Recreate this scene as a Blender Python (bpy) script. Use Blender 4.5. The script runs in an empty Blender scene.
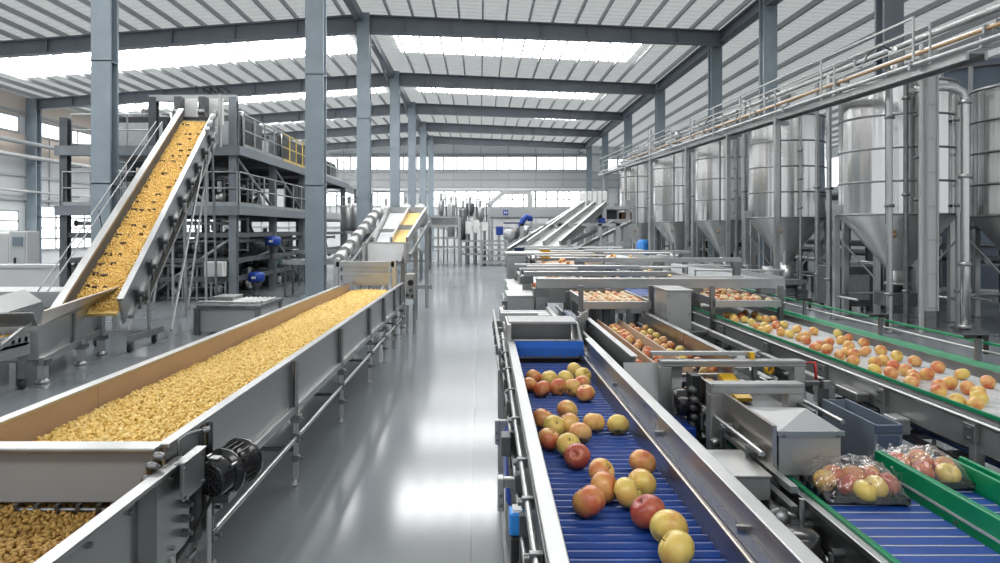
import bpy, bmesh, math, random
import numpy as np
from mathutils import Vector, Matrix, noise
random.seed(7)
SC = bpy.context.scene
COL = SC.collection
F = 700.0; U0 = 480.0; V0 = 230.0; CZ = 2.1
PI = math.pi

def W(u, v, Y):
    return Vector(((u - U0) * Y / F, Y, CZ - (v - V0) * Y / F))
def XU(u, Y): return (u - U0) * Y / F
def ZV(v, Y): return CZ - (v - V0) * Y / F

# ---------------------------------------------------------------- materials
MATS = {}
def mat(name, col, rough=0.5, metal=0.0, spec=0.5, nscale=0, namt=0.0, bump=0.0, bscale=60, stretch=None, coat=0.0):
    m = bpy.data.materials.new(name); m.use_nodes = True
    nt = m.node_tree; b = nt.nodes['Principled BSDF']
    b.inputs['Base Color'].default_value = (*col, 1)
    b.inputs['Roughness'].default_value = rough
    b.inputs['Metallic'].default_value = metal
    b.inputs['Specular IOR Level'].default_value = spec
    b.inputs['Coat Weight'].default_value = coat
    if nscale or bump:
        tc = nt.nodes.new('ShaderNodeTexCoord'); mp = nt.nodes.new('ShaderNodeMapping')
        nt.links.new(tc.outputs['Object'], mp.inputs['Vector'])
        if stretch: mp.inputs['Scale'].default_value = stretch
    if nscale:
        n = nt.nodes.new('ShaderNodeTexNoise'); n.inputs['Scale'].default_value = nscale; n.inputs['Detail'].default_value = 3
        nt.links.new(mp.outputs['Vector'], n.inputs['Vector'])
        r = nt.nodes.new('ShaderNodeMapRange')
        r.inputs['From Min'].default_value = .3; r.inputs['From Max'].default_value = .7
        r.inputs['To Min'].default_value = 1 - namt; r.inputs['To Max'].default_value = 1 + namt
        nt.links.new(n.outputs['Fac'], r.inputs['Value'])
        mx = nt.nodes.new('ShaderNodeVectorMath'); mx.operation = 'SCALE'
        mx.inputs[0].default_value = col
        nt.links.new(r.outputs['Result'], mx.inputs['Scale'])
        nt.links.new(mx.outputs[0], b.inputs['Base Color'])
        r2 = nt.nodes.new('ShaderNodeMath'); r2.operation = 'MULTIPLY'; r2.inputs[1].default_value = rough
        nt.links.new(r.outputs['Result'], r2.inputs[0]); nt.links.new(r2.outputs[0], b.inputs['Roughness'])
    if bump:
        n2 = nt.nodes.new('ShaderNodeTexNoise'); n2.inputs['Scale'].default_value = bscale
        nt.links.new(mp.outputs['Vector'], n2.inputs['Vector'])
        bp = nt.nodes.new('ShaderNodeBump'); bp.inputs['Strength'].default_value = bump; bp.inputs['Distance'].default_value = .02
        nt.links.new(n2.outputs['Fac'], bp.inputs['Height']); nt.links.new(bp.outputs['Normal'], b.inputs['Normal'])
    MATS[name] = m
    return m
def emit(name, col, strength):
    m = bpy.data.materials.new(name); m.use_nodes = True
    b = m.node_tree.nodes['Principled BSDF']
    b.inputs['Base Color'].default_value = (*[c * .8 for c in col], 1)
    b.inputs['Roughness'].default_value = .4
    b.inputs['Emission Color'].default_value = (*col, 1); b.inputs['Emission Strength'].default_value = strength
    MATS[name] = m; return m

mat('steel', (.47, .475, .475), .34, 1, nscale=3, namt=.10, stretch=(1, .15, 1))
mat('steel_light', (.42, .425, .425), .36, 1, nscale=4, namt=.06)
mat('steel_dark', (.22, .225, .23), .38, 1, nscale=5, namt=.2)
mat('steel_satin', (.42, .425, .425), .42, .85, nscale=6, namt=.10)
mat('steel_tank', (.78, .78, .77), .20, 1, nscale=1.2, namt=.04, stretch=(3, 3, .03))
mat('steel_cone', (.60, .60, .59), .36, 1, nscale=1.5, namt=.05)
mat('tray_grey', (.60, .61, .62), .4, .3)
mat('steel_matte', (.36, .365, .37), .45, .25, nscale=2, namt=.05)
mat('tower_grey', (.20, .225, .25), .5, .1, nscale=3, namt=.1)
mat('steel_brown_reflect', (.50, .46, .42), .30, 1, nscale=3, namt=.1)  # brown that the steel mirrors is put into its base colour
mat('galv', (.36, .38, .39), .45, .6, nscale=8, namt=.12)
mat('pale', (.48, .49, .49), .4, .2)
mat('white_paint', (.8, .8, .79), .4)
mat('column_paint', (.24, .29, .33), .45, 0, nscale=1.5, namt=.08)
mat('beam_paint', (.15, .17, .195), .5, 0, nscale=1.5, namt=.08)
mat('platform_paint', (.095, .105, .115), .5, .2, nscale=3, namt=.2)
mat('dark_machine', (.035, .037, .04), .5, .3, nscale=6, namt=.4)
mat('mid_machine', (.11, .115, .12), .45, .5, nscale=6, namt=.3)
mat('black', (.012, .012, .013), .35, 0, nscale=9, namt=.3)
mat('black_gloss', (.016, .016, .018), .22, 0, coat=.3)
mat('rubber', (.02, .02, .02), .7)
mat('tan_panel', (.44, .30, .20), .42, 0, nscale=2, namt=.06)  # on the trough wall this tan stands for mirrored pellets
mat('blue_belt', (.012, .058, .28), .42, 0, spec=.3, nscale=14, namt=.15)
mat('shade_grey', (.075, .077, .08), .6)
mat('blue_brush', (.028, .15, .56), .5)
mat('blue_lining', (.02, .045, .12), .25)
mat('blue_motor', (.015, .06, .36), .3)
mat('blue_sensor', (.03, .25, .72), .35)
mat('green_rail', (.0, .24, .095), .35, nscale=6, namt=.1)
mat('green_dark', (.0, .11, .05), .4)
mat('teal', (.12, .24, .22), .5)
mat('yellow', (.75, .45, .02), .4)
mat('yellow_rail', (.62, .46, .12), .4)
mat('red', (.5, .03, .02), .4)
mat('bin_grey', (.15, .185, .235), .45, nscale=4, namt=.06)
mat('bin_inside', (.07, .09, .15), .5)
mat('white_belt', (.60, .615, .63), .35, 0, nscale=20, namt=.06)
mat('wood', (.45, .30, .16), .5)
mat('roof_sheet', (.60, .60, .59), .55, 0, nscale=.5, namt=.08)
mat('purlin', (.40, .41, .42), .5, .2)
mat('girt', (.42, .44, .45), .5, .2)
mat('wall_panel', (.74, .76, .77), .5, 0, nscale=.4, namt=.05)
mat('wall_grey', (.55, .56, .57), .5, 0, nscale=.4, namt=.05)
mat('wall_beige', (.72, .62, .54), .55, 0, nscale=.4, namt=.05)
mat('stem_brown', (.09, .05, .02), .7)
mat('pipe', (.68, .68, .67), .25, 1)
mat('paper', (.9, .9, .9), .6)
emit('window_glow', (.96, .98, 1.0), 1.9)
emit('sky_glow', (1.0, 1.0, .99), 7.0)
emit('screen', (.10, .13, .16), .4)

# brushed silo steel: the brushing runs round the shell
m = bpy.data.materials['steel_tank']; nt = m.node_tree; b = nt.nodes['Principled BSDF']
tg = nt.nodes.new('ShaderNodeTangent'); tg.direction_type = 'RADIAL'; tg.axis = 'Z'
b.inputs['Anisotropic'].default_value = .5; nt.links.new(tg.outputs[0], b.inputs['Tangent'])
for l in list(nt.links):
    if l.to_socket == b.inputs['Roughness']: nt.links.remove(l)
b.inputs['Roughness'].default_value = .20
tc = nt.nodes.new('ShaderNodeTexCoord'); mp = nt.nodes.new('ShaderNodeMapping'); mp.inputs['Scale'].default_value = (2.6, 2.6, .05)
nz = nt.nodes.new('ShaderNodeTexNoise'); nz.inputs['Scale'].default_value = 1.0; nz.inputs['Detail'].default_value = 1.5
bp = nt.nodes.new('ShaderNodeBump'); bp.inputs['Strength'].default_value = .8; bp.inputs['Distance'].default_value = .16
nt.links.new(tc.outputs['Object'], mp.inputs[0]); nt.links.new(mp.outputs[0], nz.inputs['Vector']); nt.links.new(nz.outputs['Fac'], bp.inputs['Height']); nt.links.new(bp.outputs[0], b.inputs['Normal'])
# snack pellets: golden, colour changes from piece to piece
def golden(name, c0, c1, c2, scale):
    m = bpy.data.materials.new(name); m.use_nodes = True; nt = m.node_tree; b = nt.nodes['Principled BSDF']
    b.inputs['Roughness'].default_value = .55
    tc = nt.nodes.new('ShaderNodeTexCoord'); n = nt.nodes.new('ShaderNodeTexNoise')
    n.inputs['Scale'].default_value = scale; n.inputs['Detail'].default_value = 2
    nt.links.new(tc.outputs['Object'], n.inputs['Vector'])
    r = nt.nodes.new('ShaderNodeValToRGB')
    r.color_ramp.elements[0].position = .33; r.color_ramp.elements[0].color = (*c0, 1)
    r.color_ramp.elements[1].position = .68; r.color_ramp.elements[1].color = (*c2, 1)
    e = r.color_ramp.elements.new(.5); e.color = (*c1, 1)
    nt.links.new(n.outputs['Fac'], r.inputs['Fac']); nt.links.new(r.outputs['Color'], b.inputs['Base Color'])
    MATS[name] = m
golden('golden', (.66, .41, .085), (.83, .58, .165), (.88, .68, .29), 30)
golden('golden_shaded', (.28, .14, .025), (.42, .24, .055), (.50, .32, .09), 30)  # darker copy of golden, shade below the trough painted into the colour
golden('golden_far', (.74, .46, .11), (.84, .57, .17), (.88, .64, .25), 14)

def applemat(name, yellow, red, lo, hi):
    m = bpy.data.materials.new(name); m.use_nodes = True; nt = m.node_tree; b = nt.nodes['Principled BSDF']
    b.inputs['Roughness'].default_value = .33; b.inputs['Coat Weight'].default_value = .15
    tc = nt.nodes.new('ShaderNodeTexCoord')
    oi = nt.nodes.new('ShaderNodeObjectInfo')
    mp = nt.nodes.new('ShaderNodeMapping'); mp.inputs['Scale'].default_value = (16, 16, 9)
    cx = nt.nodes.new('ShaderNodeCombineXYZ'); ml = nt.nodes.new('ShaderNodeMath'); ml.operation = 'MULTIPLY'; ml.inputs[1].default_value = 37
    nt.links.new(oi.outputs['Random'], ml.inputs[0]); nt.links.new(ml.outputs[0], cx.inputs[0]); nt.links.new(ml.outputs[0], cx.inputs[1])
    nt.links.new(cx.outputs[0], mp.inputs['Location']); nt.links.new(tc.outputs['Object'], mp.inputs['Vector'])
    n = nt.nodes.new('ShaderNodeTexNoise'); n.inputs['Scale'].default_value = 1.0; n.inputs['Detail'].default_value = 2
    nt.links.new(mp.outputs['Vector'], n.inputs['Vector'])
    st = nt.nodes.new('ShaderNodeTexNoise'); st.inputs['Scale'].default_value = 1.0; st.inputs['Detail'].default_value = 3
    mp2 = nt.nodes.new('ShaderNodeMapping'); mp2.inputs['Scale'].default_value = (170, 170, 22)
    nt.links.new(tc.outputs['Object'], mp2.inputs['Vector']); nt.links.new(mp2.outputs['Vector'], st.inputs['Vector'])
    ad = nt.nodes.new('ShaderNodeMath'); ad.operation = 'MULTIPLY_ADD'; ad.inputs[1].default_value = .28
    nt.links.new(st.outputs['Fac'], ad.inputs[0]); nt.links.new(n.outputs['Fac'], ad.inputs[2])
    r = nt.nodes.new('ShaderNodeMapRange'); r.interpolation_type = 'SMOOTHSTEP'
    r.inputs['From Min'].default_value = lo; r.inputs['From Max'].default_value = hi
    nt.links.new(ad.outputs[0], r.inputs['Value'])
    mx = nt.nodes.new('ShaderNodeMix'); mx.data_type = 'RGBA'
    mx.inputs[6].default_value = (*yellow, 1); mx.inputs[7].default_value = (*red, 1)
    nt.links.new(r.outputs['Result'], mx.inputs[0]); nt.links.new(mx.outputs[2], b.inputs['Base Color'])
    MATS[name] = m
applemat('apple_yellow', (.72, .53, .13), (.66, .34, .09), .62, .92)
applemat('apple_blush', (.74, .47, .13), (.58, .14, .05), .54, .86)
applemat('apple_red', (.70, .36, .11), (.52, .10, .045), .48, .84)
applemat('apple_crimson', (.55, .17, .08), (.36, .045, .03), .44, .80)
applemat('apple_peach', (.72, .42, .15), (.60, .13, .045), .50, .80)
applemat('apple_pale', (.72, .55, .32), (.66, .36, .15), .62, .9)

# clear film
m = bpy.data.materials.new('film'); m.use_nodes = True; nt = m.node_tree; nt.nodes.remove(nt.nodes['Principled BSDF'])
out = nt.nodes['Material Output']; tr = nt.nodes.new('ShaderNodeBsdfTransparent'); gl = nt.nodes.new('ShaderNodeBsdfGlossy')
gl.inputs['Roughness'].default_value = .12; df = nt.nodes.new('ShaderNodeBsdfDiffuse'); df.inputs['Color'].default_value = (.85, .86, .86, 1)
lw = nt.nodes.new('ShaderNodeLayerWeight'); lw.inputs['Blend'].default_value = .35
mr = nt.nodes.new('ShaderNodeMapRange'); mr.inputs['To Min'].default_value = .05; mr.inputs['To Max'].default_value = .55
nt.links.new(lw.outputs['Facing'], mr.inputs['Value'])
mx = nt.nodes.new('ShaderNodeMixShader'); mx2 = nt.nodes.new('ShaderNodeMixShader'); mx2.inputs[0].default_value = .25
nt.links.new(gl.outputs[0], mx2.inputs[1]); nt.links.new(df.outputs[0], mx2.inputs[2])
nt.links.new(mr.outputs['Result'], mx.inputs[0]); nt.links.new(tr.outputs[0], mx.inputs[1]); nt.links.new(mx2.outputs[0], mx.inputs[2])
nt.links.new(mx.outputs[0], out.inputs['Surface']); MATS['film'] = m

# ---------------------------------------------------------------- mesh builder
ORG = {}
class MB:
    def __init__(s): s.v = []; s.f = []; s.sm = []
    def add(s, vs, fs, smooth=False):
        b = len(s.v); s.v.extend([tuple(p) for p in vs]); s.f.extend([tuple(b + i for i in q) for q in fs]); s.sm.extend([smooth] * len(fs)); return s
    def hexa(s, p):   # p: bottom 4 (ccw from above) then top 4
        return s.add(p, [(3, 2, 1, 0), (4, 5, 6, 7), (0, 1, 5, 4), (1, 2, 6, 5), (2, 3, 7, 6), (3, 0, 4, 7)])
    def box(s, x0, x1, y0, y1, z0, z1):
        if x0 > x1: x0, x1 = x1, x0
        if y0 > y1: y0, y1 = y1, y0
        if z0 > z1: z0, z1 = z1, z0
        return s.hexa([(x0, y0, z0), (x1, y0, z0), (x1, y1, z0), (x0, y1, z0), (x0, y0, z1), (x1, y0, z1), (x1, y1, z1), (x0, y1, z1)])
    def beam(s, p, q, w, h, up=(0, 0, 1)):
        p = Vector(p); q = Vector(q); d = (q - p).normalized(); up = Vector(up)
        if abs(d.dot(up)) > .98: up = Vector((0, 1, 0))
        r = d.cross(up).normalized(); n = r.cross(d)
        r = r * w / 2; n = n * h / 2
        return s.hexa([p - r - n, p + r - n, q + r - n, q - r - n, p - r + n, p + r + n, q + r + n, q - r + n])
    def tube(s, p, q, r, n=8, r2=None, cap=True):
        p = Vector(p); q = Vector(q); d = (q - p).normalized()
        up = Vector((0, 0, 1)) if abs(d.z) < .9 else Vector((1, 0, 0))
        a = d.cross(up).normalized(); b = a.cross(d); r2 = r if r2 is None else r2
        vs = []
        for k in range(n):
            t = 2 * PI * k / n; e = a * math.cos(t) + b * math.sin(t); vs.append(p + e * r); vs.append(q + e * r2)
        fs = [(2 * k, 2 * ((k + 1) % n), 2 * ((k + 1) % n) + 1, 2 * k + 1) for k in range(n)]
        s.add(vs, [f[::-1] for f in fs], True)
        if cap:
            s.add([vs[2 * k] for k in range(n)], [tuple(range(n))]); s.add([vs[2 * k + 1] for k in range(n)], [tuple(range(n))[::-1]])
        return s
    def path(s, pts, r, n=8):
        pts = [Vector(p) for p in pts]; rings = []
        for i, p in enumerate(pts):
            d = (pts[min(i + 1, len(pts) - 1)] - pts[max(i - 1, 0)]).normalized()
            up = Vector((0, 0, 1)) if abs(d.z) < .95 else Vector((0, 1, 0))
            if i == 0: a = d.cross(up).normalized()
            else: a = (a - d * a.dot(d)).normalized()
            b = a.cross(d)
            rings.append([p + (a * math.cos(2 * PI * k / n) + b * math.sin(2 * PI * k / n)) * r for k in range(n)])
        vs = [v for rg in rings for v in rg]; fs = []
        for i in range(len(pts) - 1):
            for k in range(n): fs.append((i * n + k, (i + 1) * n + k, (i + 1) * n + (k + 1) % n, i * n + (k + 1) % n))
        fs.append(tuple(range(n))); fs.append(tuple(range((len(pts) - 1) * n, len(pts) * n))[::-1])
        return s.add(vs, fs, True)
    def lathe(s, c, prof, n=24, axis=(0, 0, 1), smooth=True):
        c = Vector(c); ax = Vector(axis).normalized(); up = Vector((1, 0, 0)) if abs(ax.x) < .9 else Vector((0, 1, 0))
        a = ax.cross(up).normalized(); b = ax.cross(a); vs = []; fs = []
        for r, z in prof:
            for k in range(n):
                t = 2 * PI * k / n; vs.append(c + ax * z + (a * math.cos(t) + b * math.sin(t)) * r)
        for i in range(len(prof) - 1):
            for k in range(n): fs.append((i * n + k, i * n + (k + 1) % n, (i + 1) * n + (k + 1) % n, (i + 1) * n + k))
        return s.add(vs, fs, smooth)
    def plate(s, pts, t, nrm=None):   # planar polygon (any) extruded by t along its normal
        pts = [Vector(p) for p in pts]
        nn = Vector(nrm).normalized() if nrm else (pts[1] - pts[0]).cross(pts[2] - pts[0]).normalized()
        n = len(pts); vs = pts + [p - nn * t for p in pts]
        fs = [tuple(range(n)), tuple(range(n, 2 * n))[::-1]] + [(i + n, (i + 1) % n + n, (i + 1) % n, i) for i in range(n)]
        return s.add(vs, fs)
    def bolts(s, pts, r=.012, h=.012, d=(0, -1, 0)):
        for p in pts: s.tube(p, Vector(p) + Vector(d) * h, r, 6)
        return s
    def bolts_each(s, pts, r, h, d, name, mt, parent):
        for p in pts: MB().bolts([p], r, h, d).build(name, mt, parent)
    def build(s, name, mt, parent=None, bevel=0.0, label=None, recalc=False):
        me = bpy.data.meshes.new(name)
        if parent is not None: org = ORG[parent.name]
        else:
            a = np.array(s.v); lo = a.min(0); hi = a.max(0); org = Vector(((lo[0] + hi[0]) / 2, (lo[1] + hi[1]) / 2, lo[2]))
        me.from_pydata([(p[0] - org[0], p[1] - org[1], p[2] - org[2]) for p in s.v], [], s.f)
        me.polygons.foreach_set('use_smooth', s.sm)
        me.materials.append(MATS[mt] if isinstance(mt, str) else mt)
        bm = bmesh.new(); bm.from_mesh(me); bmesh.ops.recalc_face_normals(bm, faces=bm.faces); bm.to_mesh(me); bm.free()
        me.update()
        o = bpy.data.objects.new(name, me); COL.objects.link(o)
        if parent is not None: o.parent = parent
        else: o.location = org
        ORG[o.name] = Vector(org)
        if bevel:
            b = o.modifiers.new('Bevel', 'BEVEL'); b.width = bevel; b.segments = 2; b.limit_method = 'ANGLE'; b.angle_limit = math.radians(50)
        if label: o['label'] = label
        return o

def tag(o, label, cat, group=None, kind=None):
    o['label'] = label; o['category'] = cat
    if group: o['group'] = group
    if kind: o['kind'] = kind
    return o
def thing(name, label, cat, loc, group=None):
    o = bpy.data.objects.new(name, None); COL.objects.link(o); o.location = loc; o.empty_display_size = .1
    ORG[o.name] = Vector(loc); return tag(o, label, cat, group)
def struct(o, label=None, cat=None):
    o['kind'] = 'structure'
    if label: o['label'] = label
    if cat: o['category'] = cat
    return o
def copy_tree(o, loc=None, label=None, group=None, parent=None):
    c = o.copy(); COL.objects.link(c)
    if parent is not None: c.parent = parent
    if loc is not None: c.location = loc
    if label: c['label'] = label
    if group: c['group'] = group
    ORG[c.name] = Vector(c.location) if parent is None else ORG[o.name]
    for ch in list(o.children): copy_tree(ch, parent=c)
    return c
ORDS = 'first second third fourth fifth sixth seventh eighth ninth tenth eleventh twelfth thirteenth fourteenth fifteenth sixteenth seventeenth eighteenth nineteenth twentieth'.split()
def nth(i): return ORDS[i] if i < 20 else str(i + 1) + 'th'
# ================================================================ the hall
XR = -5.25                     # line of the ridge columns
XE = 10.6                      # line of the right columns
XW = -27.0                     # left wall
XRW = 34.0
YB = 74.0
YF = -14.0
ZRIDGE = 11.75
def roofz(x): return ZRIDGE - (.075 * (XR - x) if x < XR else .045 * (x - XR))

o = MB().box(XW - .3, XRW + .3, YF, YB + .3, -.2, 0).build('floor', 'galv'); struct(o, 'grey glossy epoxy hall floor', 'floor')
# floor material: grey glossy epoxy with faint joints
m = bpy.data.materials.new('epoxy'); m.use_nodes = True; nt = m.node_tree; b = nt.nodes['Principled BSDF']
tc = nt.nodes.new('ShaderNodeTexCoord')
n = nt.nodes.new('ShaderNodeTexNoise'); n.inputs['Scale'].default_value = .55; n.inputs['Detail'].default_value = 4
mp = nt.nodes.new('ShaderNodeMapping'); mp.inputs['Scale'].default_value = (1, .5, 1)
nt.links.new(tc.outputs['Object'], mp.inputs[0]); nt.links.new(mp.outputs[0], n.inputs['Vector'])
cr = nt.nodes.new('ShaderNodeValToRGB')
cr.color_ramp.elements[0].position = .3; cr.color_ramp.elements[0].color = (.175, .192, .205, 1)
cr.color_ramp.elements[1].position = .7; cr.color_ramp.elements[1].color = (.225, .245, .26, 1)
nt.links.new(n.outputs['Fac'], cr.inputs['Fac'])
br = nt.nodes.new('ShaderNodeTexBrick'); br.offset = 0; br.inputs['Scale'].default_value = 1
br.inputs['Brick Width'].default_value = 6; br.inputs['Row Height'].default_value = 90; br.inputs['Mortar Size'].default_value = .006
br.inputs['Color1'].default_value = (1, 1, 1, 1); br.inputs['Color2'].default_value = (1, 1, 1, 1); br.inputs['Mortar'].default_value = (.72, .72, .72, 1)
mp3 = nt.nodes.new('ShaderNodeMapping'); mp3.inputs['Location'].default_value = (3.56, 1.0, 0)
nt.links.new(tc.outputs['Object'], mp3.inputs[0]); nt.links.new(mp3.outputs[0], br.inputs['Vector'])
mu = nt.nodes.new('ShaderNodeMix'); mu.data_type = 'RGBA'; mu.blend_type = 'MULTIPLY'; mu.inputs[0].default_value = 1
nt.links.new(cr.outputs[0], mu.inputs[6]); nt.links.new(br.outputs['Color'], mu.inputs[7]); nt.links.new(mu.outputs[2], b.inputs['Base Color'])
n2 = nt.nodes.new('ShaderNodeTexNoise'); n2.inputs['Scale'].default_value = 1.6; n2.inputs['Detail'].default_value = 3
nt.links.new(tc.outputs['Object'], n2.inputs['Vector'])
mr = nt.nodes.new('ShaderNodeMapRange'); mr.inputs['To Min'].default_value = .08; mr.inputs['To Max'].default_value = .19
nt.links.new(n2.outputs['Fac'], mr.inputs[0]); nt.nodes.remove(mr); b.inputs['Roughness'].default_value = .12
b.inputs['Specular IOR Level'].default_value = .75
bp = nt.nodes.new('ShaderNodeBump'); bp.inputs['Strength'].default_value = .02; bp.inputs['Distance'].default_value = .02
n3 = nt.nodes.new('ShaderNodeTexNoise'); n3.inputs['Scale'].default_value = 1.1
nt.nodes.remove(n3); nt.nodes.remove(bp)
b.inputs['Specular IOR Level'].default_value = 0; b.inputs['Roughness'].default_value = .6
gl = nt.nodes.new('ShaderNodeBsdfGlossy'); gl.inputs['Color'].default_value = (.95, .96, .97, 1); gl.inputs['Roughness'].default_value = .13
fr = nt.nodes.new('ShaderNodeFresnel'); fr.inputs['IOR'].default_value = 1.5
mrf = nt.nodes.new('ShaderNodeMapRange'); mrf.inputs['From Min'].default_value = .04; mrf.inputs['From Max'].default_value = .30
mrf.inputs['To Min'].default_value = .10; mrf.inputs['To Max'].default_value = .38
mxf = nt.nodes.new('ShaderNodeMixShader'); nt.links.new(fr.outputs[0], mrf.inputs[0]); nt.links.new(mrf.outputs[0], mxf.inputs[0])
nt.links.new(b.outputs[0], mxf.inputs[1]); nt.links.new(gl.outputs[0], mxf.inputs[2]); nt.links.new(mxf.outputs[0], nt.nodes['Material Output'].inputs['Surface'])
o.data.materials[0] = m

# roof sheet: ribbed across the slope, a little light comes through the sheeting
rm = bpy.data.materials.new('roof_translucent'); rm.use_nodes = True; nt = rm.node_tree; b = nt.nodes['Principled BSDF']
b.inputs['Base Color'].default_value = (.78, .78, .77, 1); b.inputs['Roughness'].default_value = .5
tl = nt.nodes.new('ShaderNodeBsdfTranslucent'); tl.inputs['Color'].default_value = (.9, .9, .88, 1)
mxr = nt.nodes.new('ShaderNodeMixShader'); mxr.inputs[0].default_value = .7
nt.links.new(b.outputs[0], mxr.inputs[1]); nt.links.new(tl.outputs[0], mxr.inputs[2]); nt.links.new(mxr.outputs[0], nt.nodes['Material Output'].inputs['Surface'])
MATS['roof_translucent'] = rm
SKY = [(-8, -5), (11, 14.5), (20.5, 25), (33.2, 37.6), (45.2, 48.4), (53.8, 57.6), (63.8, 67)]
mb = MB(); prof = []; y = YF
while y < YB:
    prof += [(y, 0), (y + .30, 0), (y + .34, .07), (y + .46, .07)]; y += .5
xs = [XW - .4, XR, XRW + .4]; nv = len(prof)
vs = [(x, py, roofz(x) + .02 + pz) for x in xs for (py, pz) in prof]
fs = [(i * nv + k, (i + 1) * nv + k, (i + 1) * nv + k + 1, i * nv + k + 1) for i in range(2) for k in range(nv - 1)]
mb.add(vs, fs)
struct(mb.build('ceiling', 'roof_translucent'), 'ribbed pale metal roof sheeting', 'ceiling')
k = 0
for (y0, y1) in SKY:
    for (x0, x1) in ((-24.5, -6.4), (-4.3, 7.9)):
        k += 1; mb = MB()
        n = max(2, int(round((x1 - x0) / 1.01))); w = (x1 - x0) / n
        for i in range(n):
            a = x0 + i * w + .06; c = a + w - .12
            mb.hexa([(a, y0, roofz(a) - .03), (c, y0, roofz(c) - .03), (c, y1, roofz(c) - .03), (a, y1, roofz(a) - .03),
                     (a, y0, roofz(a) + .01), (c, y0, roofz(c) + .01), (c, y1, roofz(c) + .01), (a, y1, roofz(a) + .01)])
        struct(mb.build('window_%d' % k, 'sky_glow'), 'bright translucent skylight strip in the roof', 'skylight')
NWIN = k
mb = MB(); x = XW + .6
while x < XE:
    if abs(x - XR) > .3: mb.beam((x, YF, roofz(x) - .13), (x, YB, roofz(x) - .13), .07, .2)
    x += 1.02
while x < XRW:
    mb.beam((x, YF, roofz(x) - .17), (x, YB, roofz(x) - .15), .12, .22); x += 1.45
struct(mb.build('trim_1', 'purlin'), 'long grey roof purlins running down the hall', 'purlins')

def h_column(x, y, w, top, label, mtl='column_paint'):
    mb = MB(); t = w * .16; dd = w * .9
    mb.box(x - w / 2, x + w / 2, y - dd / 2, y - dd / 2 + t, 0, top); mb.box(x - w / 2, x + w / 2, y + dd / 2 - t, y + dd / 2, 0, top)
    mb.box(x - t / 2, x + t / 2, y - dd / 2 + t, y + dd / 2 - t, 0, top)
    mb.box(x - w * .75, x + w * .75, y - dd * .75, y + dd * .75, 0, .04)
    for z in (.3 * top, .6 * top): mb.box(x - w / 2, x + w / 2, y - dd / 2, y + dd / 2, z, z + .03)
    o = mb.build('steel_column', mtl); struct(o, label, 'column'); return o
LC = [(105, 19.3, .52), (316, 22.0, .56), (364, 30.6, .55), (395, 41.8, .55), (412, 51.8, .55), (423, 61.0, .55), (431, 70.0, .55)]
LL = ['blue-grey column beside the inclined belt', 'blue-grey column rising behind the long golden trough', 'blue-grey ridge column left of the aisle carrying the first roof beam',
      'blue-grey ridge column under the second roof beam', 'blue-grey ridge column under the third roof beam', 'blue-grey ridge column under the fourth roof beam', 'blue-grey ridge column beside the back wall']
for (u, y, w), l in zip(LC, LL): h_column(XU(u, y), y, w, roofz(XU(u, y)) - .2, l)
RC = [(889, 18.1, .5), (768, 25.8, .5), (715, 31.7, .5), (660, 41.5, .5), (628, 50.7, .5), (605, 61.0, .5), (589, 70.0, .5)]
RL = ['dark blue-grey column above the largest silo', 'blue-grey column rising behind the second silo', 'blue-grey column carrying the right end of the first roof beam', 'blue-grey column carrying the right end of the second roof beam',
      'blue-grey column carrying the right end of the third roof beam', 'blue-grey column carrying the right end of the fourth roof beam', 'blue-grey column at the right of the back wall']
for (u, y, w), l in zip(RC, RL): h_column(XU(u, y), y, w, roofz(XU(u, y)) - .2, l, 'beam_paint' if u > 800 else 'column_paint')
# left wall columns
for i, y in enumerate((30.6, 41.8, 51.8, 61.0)):
    h_column(XW + .35, y, .62, roofz(XW) - .2, ['blue-grey column on the left wall past the frame edge', 'blue-grey column on the left wall by the control cabinet', 'blue-grey column on the left wall behind the inclined belt', 'blue-grey column at the far end of the left wall'][i])

def roof_beam(x0, x1, y, h0, h1, label):
    mb = MB(); w = .34; t = .06
    za, zb = roofz(x0) - .25, roofz(x1) - .25
    for (s0, s1, ww) in ((0, t, w), (h0 - t, h0, w), (t, h0 - t, .06)):
        e0, e1 = s0, s1
        f0, f1 = s0 * h1 / h0, s1 * h1 / h0
        mb.hexa([(x0, y - ww / 2, za - e1), (x1, y - ww / 2, zb - f1), (x1, y + ww / 2, zb - f1), (x0, y + ww / 2, za - e1),
                 (x0, y - ww / 2, za - e0), (x1, y - ww / 2, zb - f0), (x1, y + ww / 2, zb - f0), (x0, y + ww / 2, za - e0)])
    for k in range(1, 8):
        x = x0 + (x1 - x0) * k / 8; z = za + (zb - za) * k / 8; h = h0 + (h1 - h0) * k / 8
        mb.box(x - .015, x + .015, y - w / 2, y + w / 2, z - h, z)
    struct(mb.build('roof_beam', 'beam_paint'), label, 'beam')
for i, y in enumerate((30.6, 41.8, 51.8, 61.0, 70.0)):
    roof_beam(XR, XE, y, .8, .62, 'dark grey roof beam right of the ridge, %s from the front' % nth(i))
    roof_beam(XW, XR, y, .62, .8, 'dark grey roof beam left of the ridge, %s from the front' % nth(i))
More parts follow.
